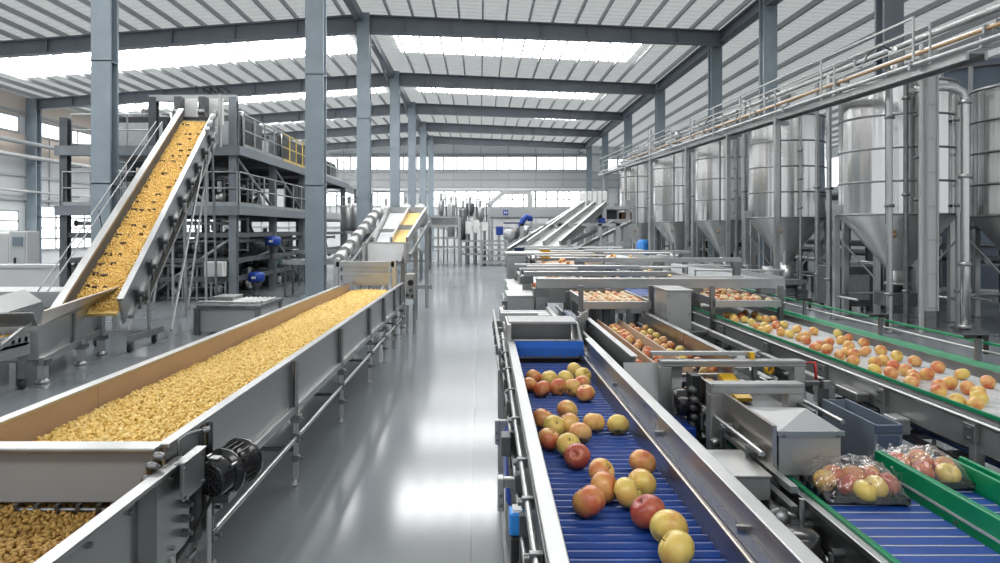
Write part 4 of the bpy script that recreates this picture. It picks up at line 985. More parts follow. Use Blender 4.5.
MB().tube((lx(1.05) - .03, 1.05, 1.22), (lx(4.4) - .03, 4.4, 1.22), .013, 8).build('cable_conduit', 'rubber', t)
for y in (1.45, 1.75, 2.05, 2.5, 2.95, 3.4, 3.85, 4.3):
    mb = MB().box(lx(y) - .034, lx(y) - .004, y - .010, y + .010, 1.405, 1.433); mb.tube((lx(y) - .044, y, 1.42), (lx(y) - .03, y, 1.42), .010, 8)
    mb.build('rod_clamp', 'steel_dark', t, bevel=.002)
    mb = MB().box(lx(y) - .036, lx(y) - .004, y + .06, y + .09, 1.15, 1.36); mb.build('rod_bracket', 'mid_machine', t, bevel=.002)
# blue sensor and steel bracket on the aisle side
sx = .100
s_ = MB().box(sx - .022, sx + .022, 1.86, 1.92, 1.285, 1.345).build('sensor', 'blue_sensor', t, bevel=.006)
MB().box(sx - .012, sx + .012, 1.87, 1.91, 1.345, 1.352).build('sensor_cap', 'paper', s_); MB().box(sx - .018, sx + .024, 1.85, 1.93, 1.20, 1.285).build('sensor_base', 'black', s_, bevel=.004)
MB().path([(sx, 1.88, 1.2), (sx, 1.88, 1.1), (sx + .03, 1.9, 1.0), (sx + .04, 2.2, .9)], .006, 6).build('cable', 'rubber', s_)
for (y, z) in ((2.18, 1.30), (2.95, 1.27)):
    b_ = MB().box(lx(y) - .085, lx(y) - .005, y - .012, y + .012, z, z + .03).build('bracket_arm', 'steel_light', t, bevel=.003)
    MB().box(lx(y) - .088, lx(y) - .068, y - .02, y + .02, z - .07, z + .032).build('bracket_plate', 'steel_satin', b_, bevel=.003)
    MB().bolts([(lx(y) - .078, y - .02, z - .05), (lx(y) - .078, y - .02, z - .02)], .006, .006).build('bracket_bolt', 'steel_dark', b_)
mb = MB().box(lx(2.55) - .07, lx(2.55) - .035, 2.5, 2.58, 1.29, 1.36); mb.build('photo_eye', 'mid_machine', t, bevel=.004)
MB().box(lx(3.0) - .05, lx(3.0) - .008, 2.72, 3.05, 1.02, 1.28).build('side_motor', 'blue_motor', t, bevel=.02)
for y in (1.25, 2.3, 3.4): MB().box(lx(y) - .03, lx(y) + .01, y - .025, y + .025, 0, 1.3).build('leg', 'steel', t)
for y in (1.4, 2.7, 3.8): MB().box(.60, .65, y - .025, y + .025, 0, 1.3).build('leg', 'steel', t)
MB().box(lx(1) - .02, lx(1) + .0, 1.1, 4.2, .55, .60).build('stretcher', 'steel_dark', t)
# right side: inner strip, blue-lined face, tall steel wall with cap
MB().hexa([(.556, YA0, BZ - .01), (.572, YA0, BZ - .01), (.572, YA1, BZ - .01), (.556, YA1, BZ - .01), (.566, YA0, BZ + .055), (.580, YA0, BZ + .055), (.580, YA1, BZ + .055), (.566, YA1, BZ + .055)]).build('guide_strip', 'steel_brown_reflect', t, bevel=.003)
MB().box(.580, .604, YA0, YA1, BZ - .03, BZ + .065).build('inner_face', 'blue_lining', t)
MB().box(.604, .616, YA0, YA1, BZ - .1, 1.475).build('side_wall', 'steel_brown_reflect', t)
MB().box(.598, .640, YA0, YA1 + .05, 1.468, 1.482).build('wall_cap', 'steel_light', t, bevel=.003)
MB().box(.63, .638, YA0, YA1, 1.2, 1.468).build('outer_skirt', 'steel_dark', t)
for y in (1.6, 2.35, 3.1): MB().box(.586, .604, y - .006, y + .006, BZ + .02, BZ + .075).build('lining_clip', 'steel_light', t)
# far end: blue brush curtain, steel hood
xa, xb = XU(513, 3.9), XU(584, 3.9)
mb = MB().box(xa, xb, 3.92, 3.95, 1.435, 1.475)
k = 0
x = xa
rb = random.Random(3)
while x < xb:
    mb.box(x, x + .006, 3.90, 3.925, 1.39 + rb.uniform(0, .012), 1.44); x += .0075
mb.build('brush_curtain', 'blue_brush', t)
MB().box(xa, xb, 3.955, 3.97, 1.375, 1.395).build('brush_bar', 'steel_light', t)
MB().box(xa - .01, xb + .02, 3.97, 4.03, 1.20, 1.40).build('end_plate', 'dark_machine', t)
MB().box(xa - .02, xb - .03, 3.98, 4.24, 1.565, 1.58).build('hood_top', 'steel_matte', t, bevel=.003)
MB().box(xa - .02, xb - .03, 4.22, 4.24, 1.44, 1.57).build('hood_back', 'steel_satin', t)
MB().hexa([(xb - .01, 3.95, 1.40), (xb + .02, 3.95, 1.40), (xb + .02, 4.3, 1.40), (xb - .01, 4.3, 1.40), (xb - .03, 3.98, 1.57), (xb - .02, 3.98, 1.57), (xb - .02, 4.25, 1.57), (xb - .03, 4.25, 1.57)]).build('hood_side', 'steel', t)
MB().box(xa - .03, xa - .01, 3.9, 4.3, 1.2, 1.57).build('hood_side', 'steel_satin', t)

AP = [(534, 377, 'r'), (528.5, 385, 'r'), (549, 378, 'y'), (542, 389, 'p'), (558, 387, 'r'), (575, 370, 'y'), (583.5, 375.5, 'y'), (566, 379, 'y'), (582, 383, 'p'), (573, 387.5, 'b'), (585.6, 393, 'b'),
      (567.4, 410, 'b'), (543, 418.6, 'r'), (554, 426.5, 'y'), (568, 423.5, 'b'), (580, 432.7, 'p'), (594, 422, 'b'), (618, 424.4, 'y'), (549, 439, 'r'), (568.7, 445, 'y'), (577, 456, 'c'), (602, 472, 'b'),
      (604.7, 487, 'r'), (588.5, 501, 'r'), (628, 492.7, 'y'), (642.4, 482.8, 'y'), (642.8, 462, 'r'), (647.3, 511, 'c'), (669, 527, 'y'), (676, 549.5, 'y')]
AL = ['red apple beside the left wall in the back row of the far cluster', 'reddish apple touching the left wall at the far end of the blue belt', 'yellow-green apple second from the left wall in the back row of the far cluster',
      'orange-flushed apple in front of the far cluster, second from the left wall', 'red-orange apple in the middle of the far cluster, front row', 'topmost green-yellow apple of the far cluster under the brush curtain', 'yellow apple of the far cluster nearest the right guide strip',
      'half-hidden yellow-green apple in the middle of the far cluster', 'orange apple behind the nearest one at the right of the far cluster', 'blush apple right of the middle in the front row of the far cluster', 'nearest apple of the far cluster, alone beside the right guide strip',
      'blush apple leading the middle group, with red shoulder', 'red apple nearest the left wall in the middle group', 'yellow apple between two red ones in the middle group', 'orange blush apple in the centre of the middle group', 'peach apple right of centre in the middle group',
      'yellow apple with a red cheek right of the middle group, on open belt', 'golden yellow apple alone beside the right guide strip halfway down the belt', 'large red-cheeked apple at the near left of the middle group', 'yellow apple in front of the middle group, left of the dark red one',
      'dark red apple nearest in the middle group', 'rosy apple at the back of the three in the near left group', 'orange-red apple in the middle of the near left group', 'big red-striped apple nearest in the near left group', 'green-yellow apple left in the near right group',
      'golden apple beside the red one in the near right group', 'red and yellow apple at the back of the near right group', 'dark red apple ahead of the two yellow foreground apples', 'large golden apple second from the bottom edge', 'large yellow apple closest to the camera at the bottom edge']
KM = {'r': 'apple_red', 'y': 'apple_yellow', 'b': 'apple_blush', 'c': 'apple_crimson', 'p': 'apple_peach'}
for (u, v, k), l in zip(AP, AL):
    s = .96 if v < 500 else 1.02
    d = (CZ - BZ - .0405 * s); Y = F * d / (v - V0)
    put_apple((XU(u, Y), Y, CZ - d), KM[k], l, 'apples on the blue belt', s)

# stand between the aisle and the far lanes: second low roller bed behind the hood
t = thing('infeed_bed', 'narrow roller infeed bed behind the steel hood of the blue apple conveyor', 'conveyor', (.3, 5.2, 0))
MB().box(.17, .20, 4.3, 6.2, 1.30, 1.42).build('side_rail', 'steel', t); MB().box(.58, .61, 4.3, 6.2, 1.30, 1.42).build('side_rail', 'steel', t)
for k in range(14): MB().tube((.2, 4.4 + k * .13, 1.37), (.58, 4.4 + k * .13, 1.37), .03, 8).build('roller', 'pale' if k < 9 else 'steel', t)
MB().box(.15, .42, 5.05, 5.10, 1.44, 1.50).build('cross_hood', 'steel', t); MB().box(.15, .42, 5.1, 5.25, 1.485, 1.50).build('cross_hood', 'steel_matte', t)
for (x, y) in ((.18, 4.4), (.6, 4.4), (.18, 6.1), (.6, 6.1)): MB().box(x - .025, x + .025, y - .025, y + .025, 0, 1.32).build('leg', 'steel', t)
for y in (4.5, 4.9, 5.3, 5.7): MB().box(.10, .17, y - .02, y + .02, 1.30, 1.36).build('rod_clamp', 'steel_dark', t)
MB().tube((.12, 4.2, 1.38), (.12, 6.3, 1.38), .012, 8).build('guide_rod', 'steel', t); MB().tube((.12, 4.2, 1.25), (.12, 6.3, 1.25), .012, 8).build('guide_rod', 'steel', t)
MB().box(.64, .69, 4.35, 5.6, 1.22, 1.34).build('drive_box', 'dark_machine', t); MB().box(.66, .72, 5.0, 5.6, 1.34, 1.46).build('drive_box', 'blue_lining', t)
for k in range(5): MB().tube((.66 + .03 * k, 4.7 + .1 * k, 1.38), (.66 + .03 * k, 4.7 + .1 * k, 1.52), .014, 8).build('fitting', 'steel', t)

# ================================================================ three-lane sorter behind the blue belt
t = thing('lane_sorter', 'three-lane steel sorting trough with wooden-toned dividers carrying small apples', 'conveyor', (1.05, 4.5, 0))
LY0, LY1, LXa, LXb, LB = 3.55, 5.5, .79, 1.28, 1.33
MB().box(LXa, LXb, LY0, LY1, LB - .03, LB).build('bed', 'blue_lining', t)
for x in (LXa - .012, LXb):
    MB().box(x, x + .012, LY0, LY1, 1.22, 1.455).build('side_wall', 'steel_brown_reflect' if x > 1 else 'steel_dark', t); MB().box(x - .012, x + .024, LY0, LY1, 1.452, 1.462).build('wall_cap', 'steel_light', t, bevel=.002)
for x in (.925, 1.09):
    MB().hexa([(x - .02, LY0, LB), (x + .02, LY0, LB), (x + .02, LY1, LB), (x - .02, LY1, LB), (x - .006, LY0, 1.40), (x + .006, LY0, 1.40), (x + .006, LY1, 1.40), (x - .006, LY1, 1.40)]).build('divider', 'tan_panel', t, bevel=.003)
MB().box(.70, .72, LY0, LY1 + 1, 1.38, 1.40).build('side_rail', 'steel_light', t); MB().box(.73, .745, LY0, LY1 + 1, 1.30, 1.36).build('side_rail', 'steel', t)
for (x, y) in ((.78, 3.65), (1.28, 3.65), (.78, 5.4), (1.28, 5.4)): MB().box(x - .025, x + .025, y - .025, y + .025, 0, 1.25).build('leg', 'steel_dark', t)
MB().box(LXa - .02, 1.30, LY0 - .03, LY0, 1.36, 1.375).build('end_bar', 'steel_light', t)
mb = MB().plate([(.72, 3.53, 1.43), (1.02, 3.53, 1.43), (.98, 3.44, 1.18), (.74, 3.44, 1.18)], .012); mb.build('end_chute', 'steel_matte', t)
rl = random.Random(8)
for li, (xa, xb, nm) in enumerate(((.80, .91, 'left'), (.94, 1.075, 'middle'), (1.105, 1.275, 'right'))):
    y = LY0 + .08; i = 0; c = 0
    while y < LY1 - .1:
        step = .066 if li == 0 else (.13 if li == 1 and y < 4.6 else .074 if li == 1 else .095)
        w = xb - xa - .07
        x = (xa + xb) / 2 + (w / 2) * (1 if i % 2 else -1) * (1.0 if li != 1 else .8) * min(1, rl.uniform(.5, 1))
        put_apple((x, y + rl.uniform(-.005, .005), LB + .031), 'apple_peach' if rl.random() < .65 else rl.choice(['apple_red', 'apple_yellow', 'apple_blush']),
                  'small apple in the %s lane of the three-lane sorter, %s from its near end' % (nm, nth(i)), 'apples in the three-lane sorter', .72, parts=False, small=True)
        y += step; i += 1
# covered trays at the far ends
def tray(name, label, x0, x1, y0, y1, z0, z1):
    tt = thing(name, label, 'tray', ((x0 + x1) / 2, (y0 + y1) / 2, 0))
    MB().box(x0 - .02, x1 + .02, y0 - .015, y0, z0, z1).build('front_plate', 'steel_light', tt, bevel=.003)
    for x in (x0, x1): MB().box(x - .012, x + .012, y0, y1, z0, z1 + .01).build('side_plate', 'steel', tt)
    MB().box(x0, x1, y0, y1, z0, z0 + .012).build('bottom', 'steel_satin', tt)
    MB().box(x0, x1, y1 - .012, y1, z0, z1 + .02).build('back_plate', 'steel_dark', tt)
    for x in (x0 - .03, x1 + .03):
        for y in (y0 + .03, y1 - .03): MB().box(x - .018, x + .018, y - .018, y + .018, 0, z1 + .12 if y < y0 + .1 else z1).build('post', 'steel_dark', tt)
    return tt
tray('apple_tray', 'shallow steel tray of pale apples above the far end of the three-lane sorter', .82, 1.31, 5.45, 6.35, 1.485, 1.545)
tray('apple_tray', 'shallow steel tray of pale apples above the far end of the white-belt conveyor', 2.03, 2.56, 6.0, 7.3, 1.44, 1.50)
i = 0
for y in np.arange(5.53, 6.3, .075):
    for x in np.arange(.86, 1.29, .068):
        i += 1
        put_apple((x + rl.uniform(-.012, .012), y + rl.uniform(-.01, .01), 1.527), rl.choice(['apple_pale', 'apple_pale', 'apple_peach']), 'pale apple packed in the tray above the three-lane sorter', 'apples in the tray above the three-lane sorter', .66, parts=False, small=True)
for y in np.arange(6.08, 7.2, .13):
    for x in np.arange(2.09, 2.53, .098):
        put_apple((x + rl.uniform(-.02, .02), y + rl.uniform(-.03, .03), 1.487), rl.choice(['apple_peach', 'apple_red', 'apple_pale', 'apple_pale']), 'apple packed in the tray above the white-belt conveyor', 'apples in the tray above the white-belt conveyor', .74, parts=False, small=True)

t = thing('steel_cabinet', 'plain upright steel cabinet between the three-lane sorter and the white-belt conveyor', 'cabinet', (1.43, 5.15, 0))
MB().box(1.335, 1.51, 5.0, 5.35, 1.36, 1.665).build('body', 'steel_satin', t, bevel=.006); MB().box(1.325, 1.52, 4.985, 5.36, 1.66, 1.675).build('lid', 'steel_light', t, bevel=.003)
MB().bolts_each([(x, 5.0, z) for x in (1.35, 1.495) for z in (1.39, 1.5, 1.63)], .006, .008, (0, -1, 0), 'screw', 'steel_dark', t)
for (x, y) in ((1.36, 5.03), (1.49, 5.03), (1.36, 5.32), (1.49, 5.32)): MB().box(x - .02, x + .02, y - .02, y + .02, 0, 1.37).build('leg', 'steel_dark', t)

# ================================================================ white-belt apple conveyor with green rails, right
GX0, GX1, GZ = 2.04, 2.64, 1.32
GY0, GY1 = 2.2, 7.4
t = thing('green_rail_conveyor', 'long white-belt conveyor with green guard rails carrying rows of apples at the right', 'conveyor', (2.33, 4.6, 0))
mb = MB().box(GX0 + .01, GX1, GY0, GY1, GZ - .03, GZ - .004)
y = GY0
while y < GY1: mb.box(GX0 + .01, GX1, y, y + .045, GZ - .004, GZ); y += .052
mb.build('belt', 'white_belt', t)
MB().hexa([(GX0 - .028, GY0, 1.355), (GX0 + .005, GY0, 1.345), (GX0 + .005, GY1, 1.345), (GX0 - .028, GY1, 1.355), (GX0 - .028, GY0, 1.375), (GX0 + .005, GY0, 1.365), (GX0 + .005, GY1, 1.365), (GX0 - .028, GY1, 1.375)]).build('green_rail', 'green_rail', t, bevel=.004)
MB().box(GX0 - .022, GX0 - .002, GY0, GY1, 1.335, 1.355).build('rail_base', 'steel_light', t)
MB().box(GX0 - .02, GX0 - .005, GY0, GY1, 1.20, 1.335).build('side_plate', 'steel_satin', t)
MB().tube((GX0 - .035, GY0, 1.325), (GX0 - .035, GY1, 1.325), .010, 8).build('guide_rod', 'steel_light', t)
MB().box(GX1, GX1 + .015, GY0, GY1, 1.28, 1.37).build('side_wall', 'steel_dark', t)
MB().hexa([(GX1 + .02, GY0, 1.36), (GX1 + .06, GY0, 1.36), (GX1 + .06, GY1, 1.36), (GX1 + .02, GY1, 1.36), (GX1 + .035, GY0, 1.395), (GX1 + .06, GY0, 1.395), (GX1 + .06, GY1, 1.395), (GX1 + .035, GY1, 1.395)]).build('green_rail', 'green_rail', t, bevel=.004)
MB().box(GX1 + .08, GX1 + .095, GY0, GY1, 1.485, 1.50).build('upper_green_rail', 'green_rail', t, bevel=.003)
MB().tube((GX1 + .09, GY0, 1.445), (GX1 + .09, GY1, 1.445), .008, 8).build('guide_rod', 'steel', t)
MB().box(GX1 + .02, GX1 + .1, GY0, GY1, 1.28, 1.355).build('green_base', 'green_dark', t)
for y in (3.78, 4.7, 5.8, 2.86):
    x = GX1 + .05
    b_ = MB().box(x - .012, x + .012, y - .012, y + .012, 1.28, 1.53).build('rail_post', 'steel_dark', t)
    MB().box(x - .07, x + .05, y - .012, y + .012, 1.515, 1.535).build('post_cap', 'black', b_); MB().box(x + .035, x + .05, y - .01, y + .01, 1.43, 1.52).build('post_hook', 'black', b_)
for y in (2.35, 2.86, 3.5, 4.1, 4.9, 5.8, 6.9):
    lg = MB().box(GX0 - .03, GX0 + .01, y - .02, y + .02, 0, 1.33).build('leg', 'steel_satin', t, bevel=.003)
    MB().box(GX0 - .045, GX0 - .02, y - .035, y + .035, 1.235, 1.31).build('leg_plate', 'steel_light', lg, bevel=.003); MB().bolts([(GX0 - .045, y, 1.25), (GX0 - .045, y, 1.29)], .007, .008, (-1, 0, 0)).build('plate_bolt', 'steel_dark', lg)
    MB().box(GX1 + .02, GX1 + .06, y - .02, y + .02, 0, 1.3).build('leg', 'steel_satin', t)
for z in (1.10, .85): MB().box(GX0 - .02, GX0, GY0, GY1, z, z + .035).build('stretcher', 'steel_dark', t)
MB().box(GX0 + .05, GX1 - .02, GY0, GY1, 1.14, 1.16).build('return_belt', 'blue_lining', t)
for k in range(16): MB().tube((GX0, GY0 + .2 + k * .32, 1.12), (GX1, GY0 + .2 + k * .32, 1.12), .025, 8).build('return_roller', 'mid_machine', t)
for (y, z, w, h, mt) in ((4.02, 1.16, .12, .11, 'pale'), (3.72, 1.235, .22, .045, 'steel_light'), (3.32, 1.18, .11, .075, 'steel_satin')):
    b_ = MB().box(GX0 - .10, GX0 - .03, y - w / 2, y + w / 2, z - h / 2, z + h / 2).build('control_box', mt, t, bevel=.006)
    MB().bolts([(GX0 - .10, y - w * .35, z), (GX0 - .10, y + w * .35, z)], .006, .006, (-1, 0, 0)).build('box_screw', 'steel_dark', b_)
b_ = MB().lathe((GX0 - .09, 3.30, 1.115), [(0, -.02), (.017, -.02), (.017, .025), (0, .025)], 12).build('stop_button', 'red', t)
MB().lathe((GX0 - .05, 3.66, 1.14), [(0, -.14), (.05, -.14), (.055, -.1), (.055, .12), (.04, .14), (0, .14)], 14, (0, 1, 0)).build('drive_motor', 'black_gloss', t)
MB().lathe((GX0 - .02, 2.66, 1.13), [(0, -.02), (.042, -.02), (.046, 0), (.046, .3), (0, .3)], 16, (1, -.15, 0)).build('grey_drum', 'bin_grey', t)
MB().lathe((GX0 + .05, 2.68, 1.0), [(0, -.12), (.1, -.12), (.115, -.08), (.115, .1), (0, .1)], 16, (0, 1, 0)).build('drive_motor', 'black', t)
rg = random.Random(5)
RX = [(GX0 + .13, 'left'), (GX0 + .32, 'middle'), (GX1 - .09, 'right')]
def on_green(u, v, kind, label, s=.92):
    d = CZ - GZ - .037 * s; Y = F * d / (v - V0); put_apple((XU(u, Y), Y, CZ - d), kind, label, 'apples on the white-belt conveyor', s, parts=False)
gpts = []
# rows read from the photograph's belt: right row, middle row, left row
for u, v in ((786, 317), (798, 320), (811, 324), (822, 327.5), (830, 330), (848, 338), (864, 342.5), (881, 350.5), (897, 356), (915, 361), (938, 367), (962, 374), (988, 382)): gpts.append((u, v, 'right row'))
for u, v in ((745, 313), (755, 314.5), (766, 319.5), (776, 325), (781, 332), (790, 334), (806, 335.5), (827, 349), (846, 352), (854, 354), (853, 361), (875, 362.5), (883, 360.5), (913, 379), (940, 386), (979, 398), (765, 326), (773, 319), (849, 346)): gpts.append((u, v, 'middle row'))
for u, v in ((727, 315), (733, 317), (745, 319.5), (752, 322.5), (762, 331), (773, 338.5), (806, 340), (840, 355.5), (875, 370), (891, 373), (914, 375.5), (911, 382.5), (939, 391), (978, 393.5), (975, 404), (787, 341), (820, 345)): gpts.append((u, v, 'left row'))
for u, v in ((735, 320), (741, 316), (757, 327), (760, 318), (768, 329), (784, 324.5), (792, 343), (797, 329), (800, 337), (814, 331), (815, 347), (829, 342), (834, 361), (838, 333.5), (841, 340), (861, 374), (865, 351), (893, 366), (900, 384), (905, 370), (927, 374), (930, 397), (950, 383), (956, 401), (968, 388)): gpts.append((u, v, 'middle row'))
cnt = {}; used_g = []
for u, v, row in sorted(gpts, key=lambda q: -q[1]):
    d_ = CZ - GZ - .03; Y_ = F * d_ / (v - V0); X_ = XU(u, Y_)
    if X_ < GX0 + .04 or X_ > GX1 - .035 or any((X_ - a) ** 2 + (Y_ - b) ** 2 < .068 ** 2 for a, b in used_g): continue
    used_g.append((X_, Y_)); i = cnt.get(row, 0); cnt[row] = i + 1
    on_green(u, v, rg.choice(['apple_peach', 'apple_blush', 'apple_yellow', 'apple_blush', 'apple_peach'] if row != 'left row' else ['apple_peach', 'apple_yellow', 'apple_blush']), 'apple in the %s of the white-belt conveyor, %s from its near end' % (row, nth(i)), (.82 if v > 340 else .78))

# ================================================================ grey bin under the white-belt conveyor
t = thing('grey_bin', 'open blue-grey plastic bin standing below the white-belt conveyor', 'bin', (1.8, 3.3, .96))
x0, x1, y0, y1, z0, z1 = 1.735, 1.86, 3.08, 3.55, .99, 1.245
MB().box(x0, x1, y0, y1, z0, z0 + .012).build('bottom', 'bin_grey', t)
for (a, b_, c, d) in ((x0, x0 + .010, y0, y1), (x1 - .010, x1, y0, y1)): MB().box(a, b_, c, d, z0, z1).build('side', 'bin_grey', t, bevel=.002)
for (c, d) in ((y0, y0 + .010), (y1 - .010, y1)): MB().box(x0 + .01, x1 - .01, c, d, z0, z1 - .004).build('end', 'bin_grey', t)
mb = MB().box(x0 + .004, x1 - .004, y0 - .008, y0, z1 - .035, z1 - .004); mb.box(x0 + .015, x1 - .015, y0 - .002, y0 + .001, z0 + .03, z1 - .05); mb.build('rim', 'bin_inside', t)
t = thing('bin_stand', 'dark steel stand holding the blue-grey bin', 'stand', (1.8, 3.3, 0))
MB().box(1.72, 1.88, 3.05, 3.58, .965, .99).build('top', 'dark_machine', t)
for x in (1.74, 1.86):
    for y in (3.07, 3.56): MB().box(x - .015, x + .015, y - .015, y + .015, 0, .965).build('leg', 'dark_machine', t)
# ================================================================ packing lanes, bottom right
PZ = 1.18
def pack_lane(label, x0, x1, y0, y1):
    tt = thing('packing_conveyor', label, 'conveyor', ((x0 + x1) / 2, (y0 + y1) / 2, 0))
    mb = MB().box(x0, x1, y0, y1, PZ - .03, PZ - .004)
    y = y0
    while y < y1 - .05: mb.box(x0, x1, y, y + .056, PZ - .004, PZ); y += .060
    mb.build('belt', 'blue_belt', tt)
    mb = MB(); y = y0 + .057
    while y < y1: mb.box(x0 + .006, x1 - .006, y - .001, y + .0045, PZ - .006, PZ + .0012); y += .060
    mb.build('belt_joint', 'pale', tt)
    MB().box(x0 - .01, x1 + .01, y0, y1, PZ - .10, PZ - .03).build('bed', 'dark_machine', tt)
    for (x, y) in ((x0 + .02, y0 + .1), (x1 - .02, y0 + .1), (x0 + .02, y1 - .1), (x1 - .02, y1 - .1)): MB().box(x - .02, x + .02, y - .02, y + .02, 0, PZ - .09).build('leg', 'steel_dark', tt)
    return tt
t = pack_lane('blue-belt packing lane nearest the aisle, carrying the left bag of apples', 1.145, 1.475, 1.2, 2.55)
MB().hexa([(1.112, 1.2, PZ + .005), (1.142, 1.2, PZ - .0), (1.142, 2.75, PZ - .0), (1.112, 2.75, PZ + .005), (1.112, 1.2, PZ + .03), (1.140, 1.2, PZ + .022), (1.140, 2.75, PZ + .022), (1.112, 2.75, PZ + .03)]).build('green_rail', 'green_rail', t, bevel=.004)
MB().box(1.085, 1.112, 1.2, 2.75, PZ - .0, PZ + .020).build('rail_base', 'steel_light', t, bevel=.003)
MB().box(1.09, 1.10, 1.2, 2.75, PZ - .16, PZ).build('side_plate', 'steel_dark', t)
for y in (1.5, 1.62, 1.78, 1.95, 2.1, 2.3, 2.5):
    mb = MB().tube((1.09, y, PZ - .05), (1.055, y, PZ - .05), .014, 8); mb.tube((1.055, y, PZ - .05), (1.055, y, PZ - .12), .010, 8); mb.box(1.06, 1.09, y - .015, y + .015, PZ - .14, PZ - .10)
    mb.build('adjuster', 'mid_machine', t)
MB().tube((1.06, 1.2, PZ - .09), (1.06, 2.6, PZ - .09), .010, 8).build('guide_rod', 'steel', t)
t2 = pack_lane('blue-belt packing lane beyond the tall green guard, carrying the right bag of apples', 1.535, 1.735, 1.2, 2.72)
MB().hexa([(1.498, 1.2, PZ - .05), (1.512, 1.2, PZ - .05), (1.512, 2.66, PZ - .05), (1.498, 2.66, PZ - .05), (1.498, 1.2, PZ + .085), (1.525, 1.2, PZ + .085), (1.525, 2.66, PZ + .085), (1.498, 2.66, PZ + .085)]).build('green_guard', 'green_rail', t2, bevel=.004)
MB().box(1.493, 1.497, 1.2, 2.66, PZ + .018, PZ + .026).build('guard_groove', 'pale', t2)
MB().bolts_each([(1.498, y, PZ - .0) for y in (1.4, 1.62, 1.9, 2.2, 2.5)], .007, .006, (-1, 0, 0), 'guard_bolt', 'steel_light', t2)
MB().box(1.479, 1.496, 1.2, 2.7, PZ - .07, PZ - .015).build('lane_divider', 'steel_dark', t2); MB().box(1.476, 1.480, 1.2, 2.7, PZ - .014, PZ - .010).build('divider_edge', 'steel_light', t2)
MB().box(1.742, 1.756, 1.2, 2.62, PZ - .05, PZ + .075).build('green_guard', 'green_rail', t2, bevel=.004)
MB().box(1.79, 1.805, 1.2, 2.62, PZ + .02, PZ + .075).build('green_guard', 'green_rail', t2, bevel=.004)
MB().box(1.757, 1.79, 1.2, 2.62, PZ - .02, PZ + .02).build('guard_base', 'dark_machine', t2)

def bag(label, cx, cy, sx, sy, h, yaw, apples, grp, seed, alabel):
    tt = thing('apple_bag', label, 'bag', (cx, cy, PZ))
    ca, sa = math.cos(yaw), math.sin(yaw)
    def T(x, y, z): return (cx + x * ca - y * sa, cy + x * sa + y * ca, PZ + z)
    # shallow black tray
    mb = MB().hexa([T(-sx, -sy, .002), T(sx, -sy, .002), T(sx, sy, .002), T(-sx, sy, .002), T(-sx * 1.05, -sy * 1.05, .010), T(sx * 1.05, -sy * 1.05, .010), T(sx * 1.05, sy * 1.05, .010), T(-sx * 1.05, sy * 1.05, .010)])
    for (a, b, c, d) in ((-1.07, 1.07, -1.08, -1.02), (-1.07, 1.07, 1.02, 1.08), (-1.08, -1.02, -1.05, 1.05), (1.02, 1.08, -1.05, 1.05)):
        mb.hexa([T(sx * a, sy * c, .008), T(sx * b, sy * c, .008), T(sx * b, sy * d, .008), T(sx * a, sy * d, .008), T(sx * a, sy * c, .030), T(sx * b, sy * c, .030), T(sx * b, sy * d, .030), T(sx * a, sy * d, .030)])
    mb.build('tray', 'black', tt)
    # crumpled clear film: a pillow with folds and raised, ruffled ends
    n = 54; vs = []; fs = []
    for j in range(n + 1):
        for i in range(n + 1):
            a, b = i / n * 2 - 1, j / n * 2 - 1
            x, y = a * sx * 1.13, b * sy * 1.15
            e = max(abs(a), abs(b))
            base = h * (1 - abs(a) ** 5) * (1 - abs(b) ** 5)
            p = Vector((x * 26 + seed * 7, y * 26, .3 * seed))
            wr = noise.noise(p) * .016 + abs(noise.noise(p * 2.3)) * .014 - abs(noise.noise(p * 1.4 + Vector((5, 2, 1)))) * .012
            ruff = 0
            if b > .72: ruff += (b - .72) / .28 * (.05 + .028 * math.sin(a * 17 + seed) + .02 * noise.noise(p * 1.5))
            if a < -.82: ruff += (-.82 - a) / .18 * (.025 + .02 * math.sin(b * 13))
            vs.append(T(x + noise.noise(p * 1.1) * .006, y + noise.noise(p * 1.2 + Vector((3, 3, 3))) * .006, max(.012, base + wr * (1 if e < .97 else .5) + ruff + .012)))
    for j in range(n):
        for i in range(n): q = j * (n + 1) + i; fs.append((q, q + 1, q + n + 2, q + n + 1))
    mb = MB().add(vs, fs, True); f_ = mb.build('film', 'film', tt)
    for (x, y, z, k, l) in apples:
        p = T(x * .86, y * .86, z); put_apple(p, k, l, grp, .92)
    return tt
A1 = [(-.115, -.012, .05, 'apple_blush', 'yellow and red apple at the left corner of the left bag'), (-.035, -.045, .045, 'apple_crimson', 'dark red apple in the front middle of the left bag'), (.0, -.105, .045, 'apple_yellow', 'small yellow apple at the front of the left bag'),
      (.06, -.07, .048, 'apple_yellow', 'larger yellow apple front right in the left bag'), (.125, -.03, .047, 'apple_crimson', 'deep red apple at the right end of the left bag'), (-.06, .04, .052, 'apple_red', 'red apple behind the corner one in the left bag'),
      (.015, .03, .055, 'apple_red', 'orange-red apple in the middle of the left bag'), (.085, .045, .05, 'apple_red', 'red apple at the back right of the left bag'), (-.03, .11, .045, 'apple_red', 'red apple at the back of the left bag')]
bag('left clear plastic bag of apples on a black tray, nearest the aisle', 1.298, 2.44, .128, .105, .10, -.06, A1, 'apples in the left bag', 1, '')
A2 = [(-.10, -.01, .05, 'apple_red', 'pinkish apple at the left of the right bag'), (-.02, -.055, .046, 'apple_crimson', 'dark red apple in the front middle of the right bag'), (.07, -.075, .046, 'apple_yellow', 'yellow apple at the front right of the right bag'),
      (-.06, .07, .05, 'apple_red', 'red apple at the back left of the right bag'), (.02, .035, .055, 'apple_peach', 'peach apple in the centre of the right bag'), (.10, .005, .048, 'apple_red', 'red apple at the right end of the right bag'), (.05, .11, .046, 'apple_peach', 'pale red apple at the back of the right bag')]
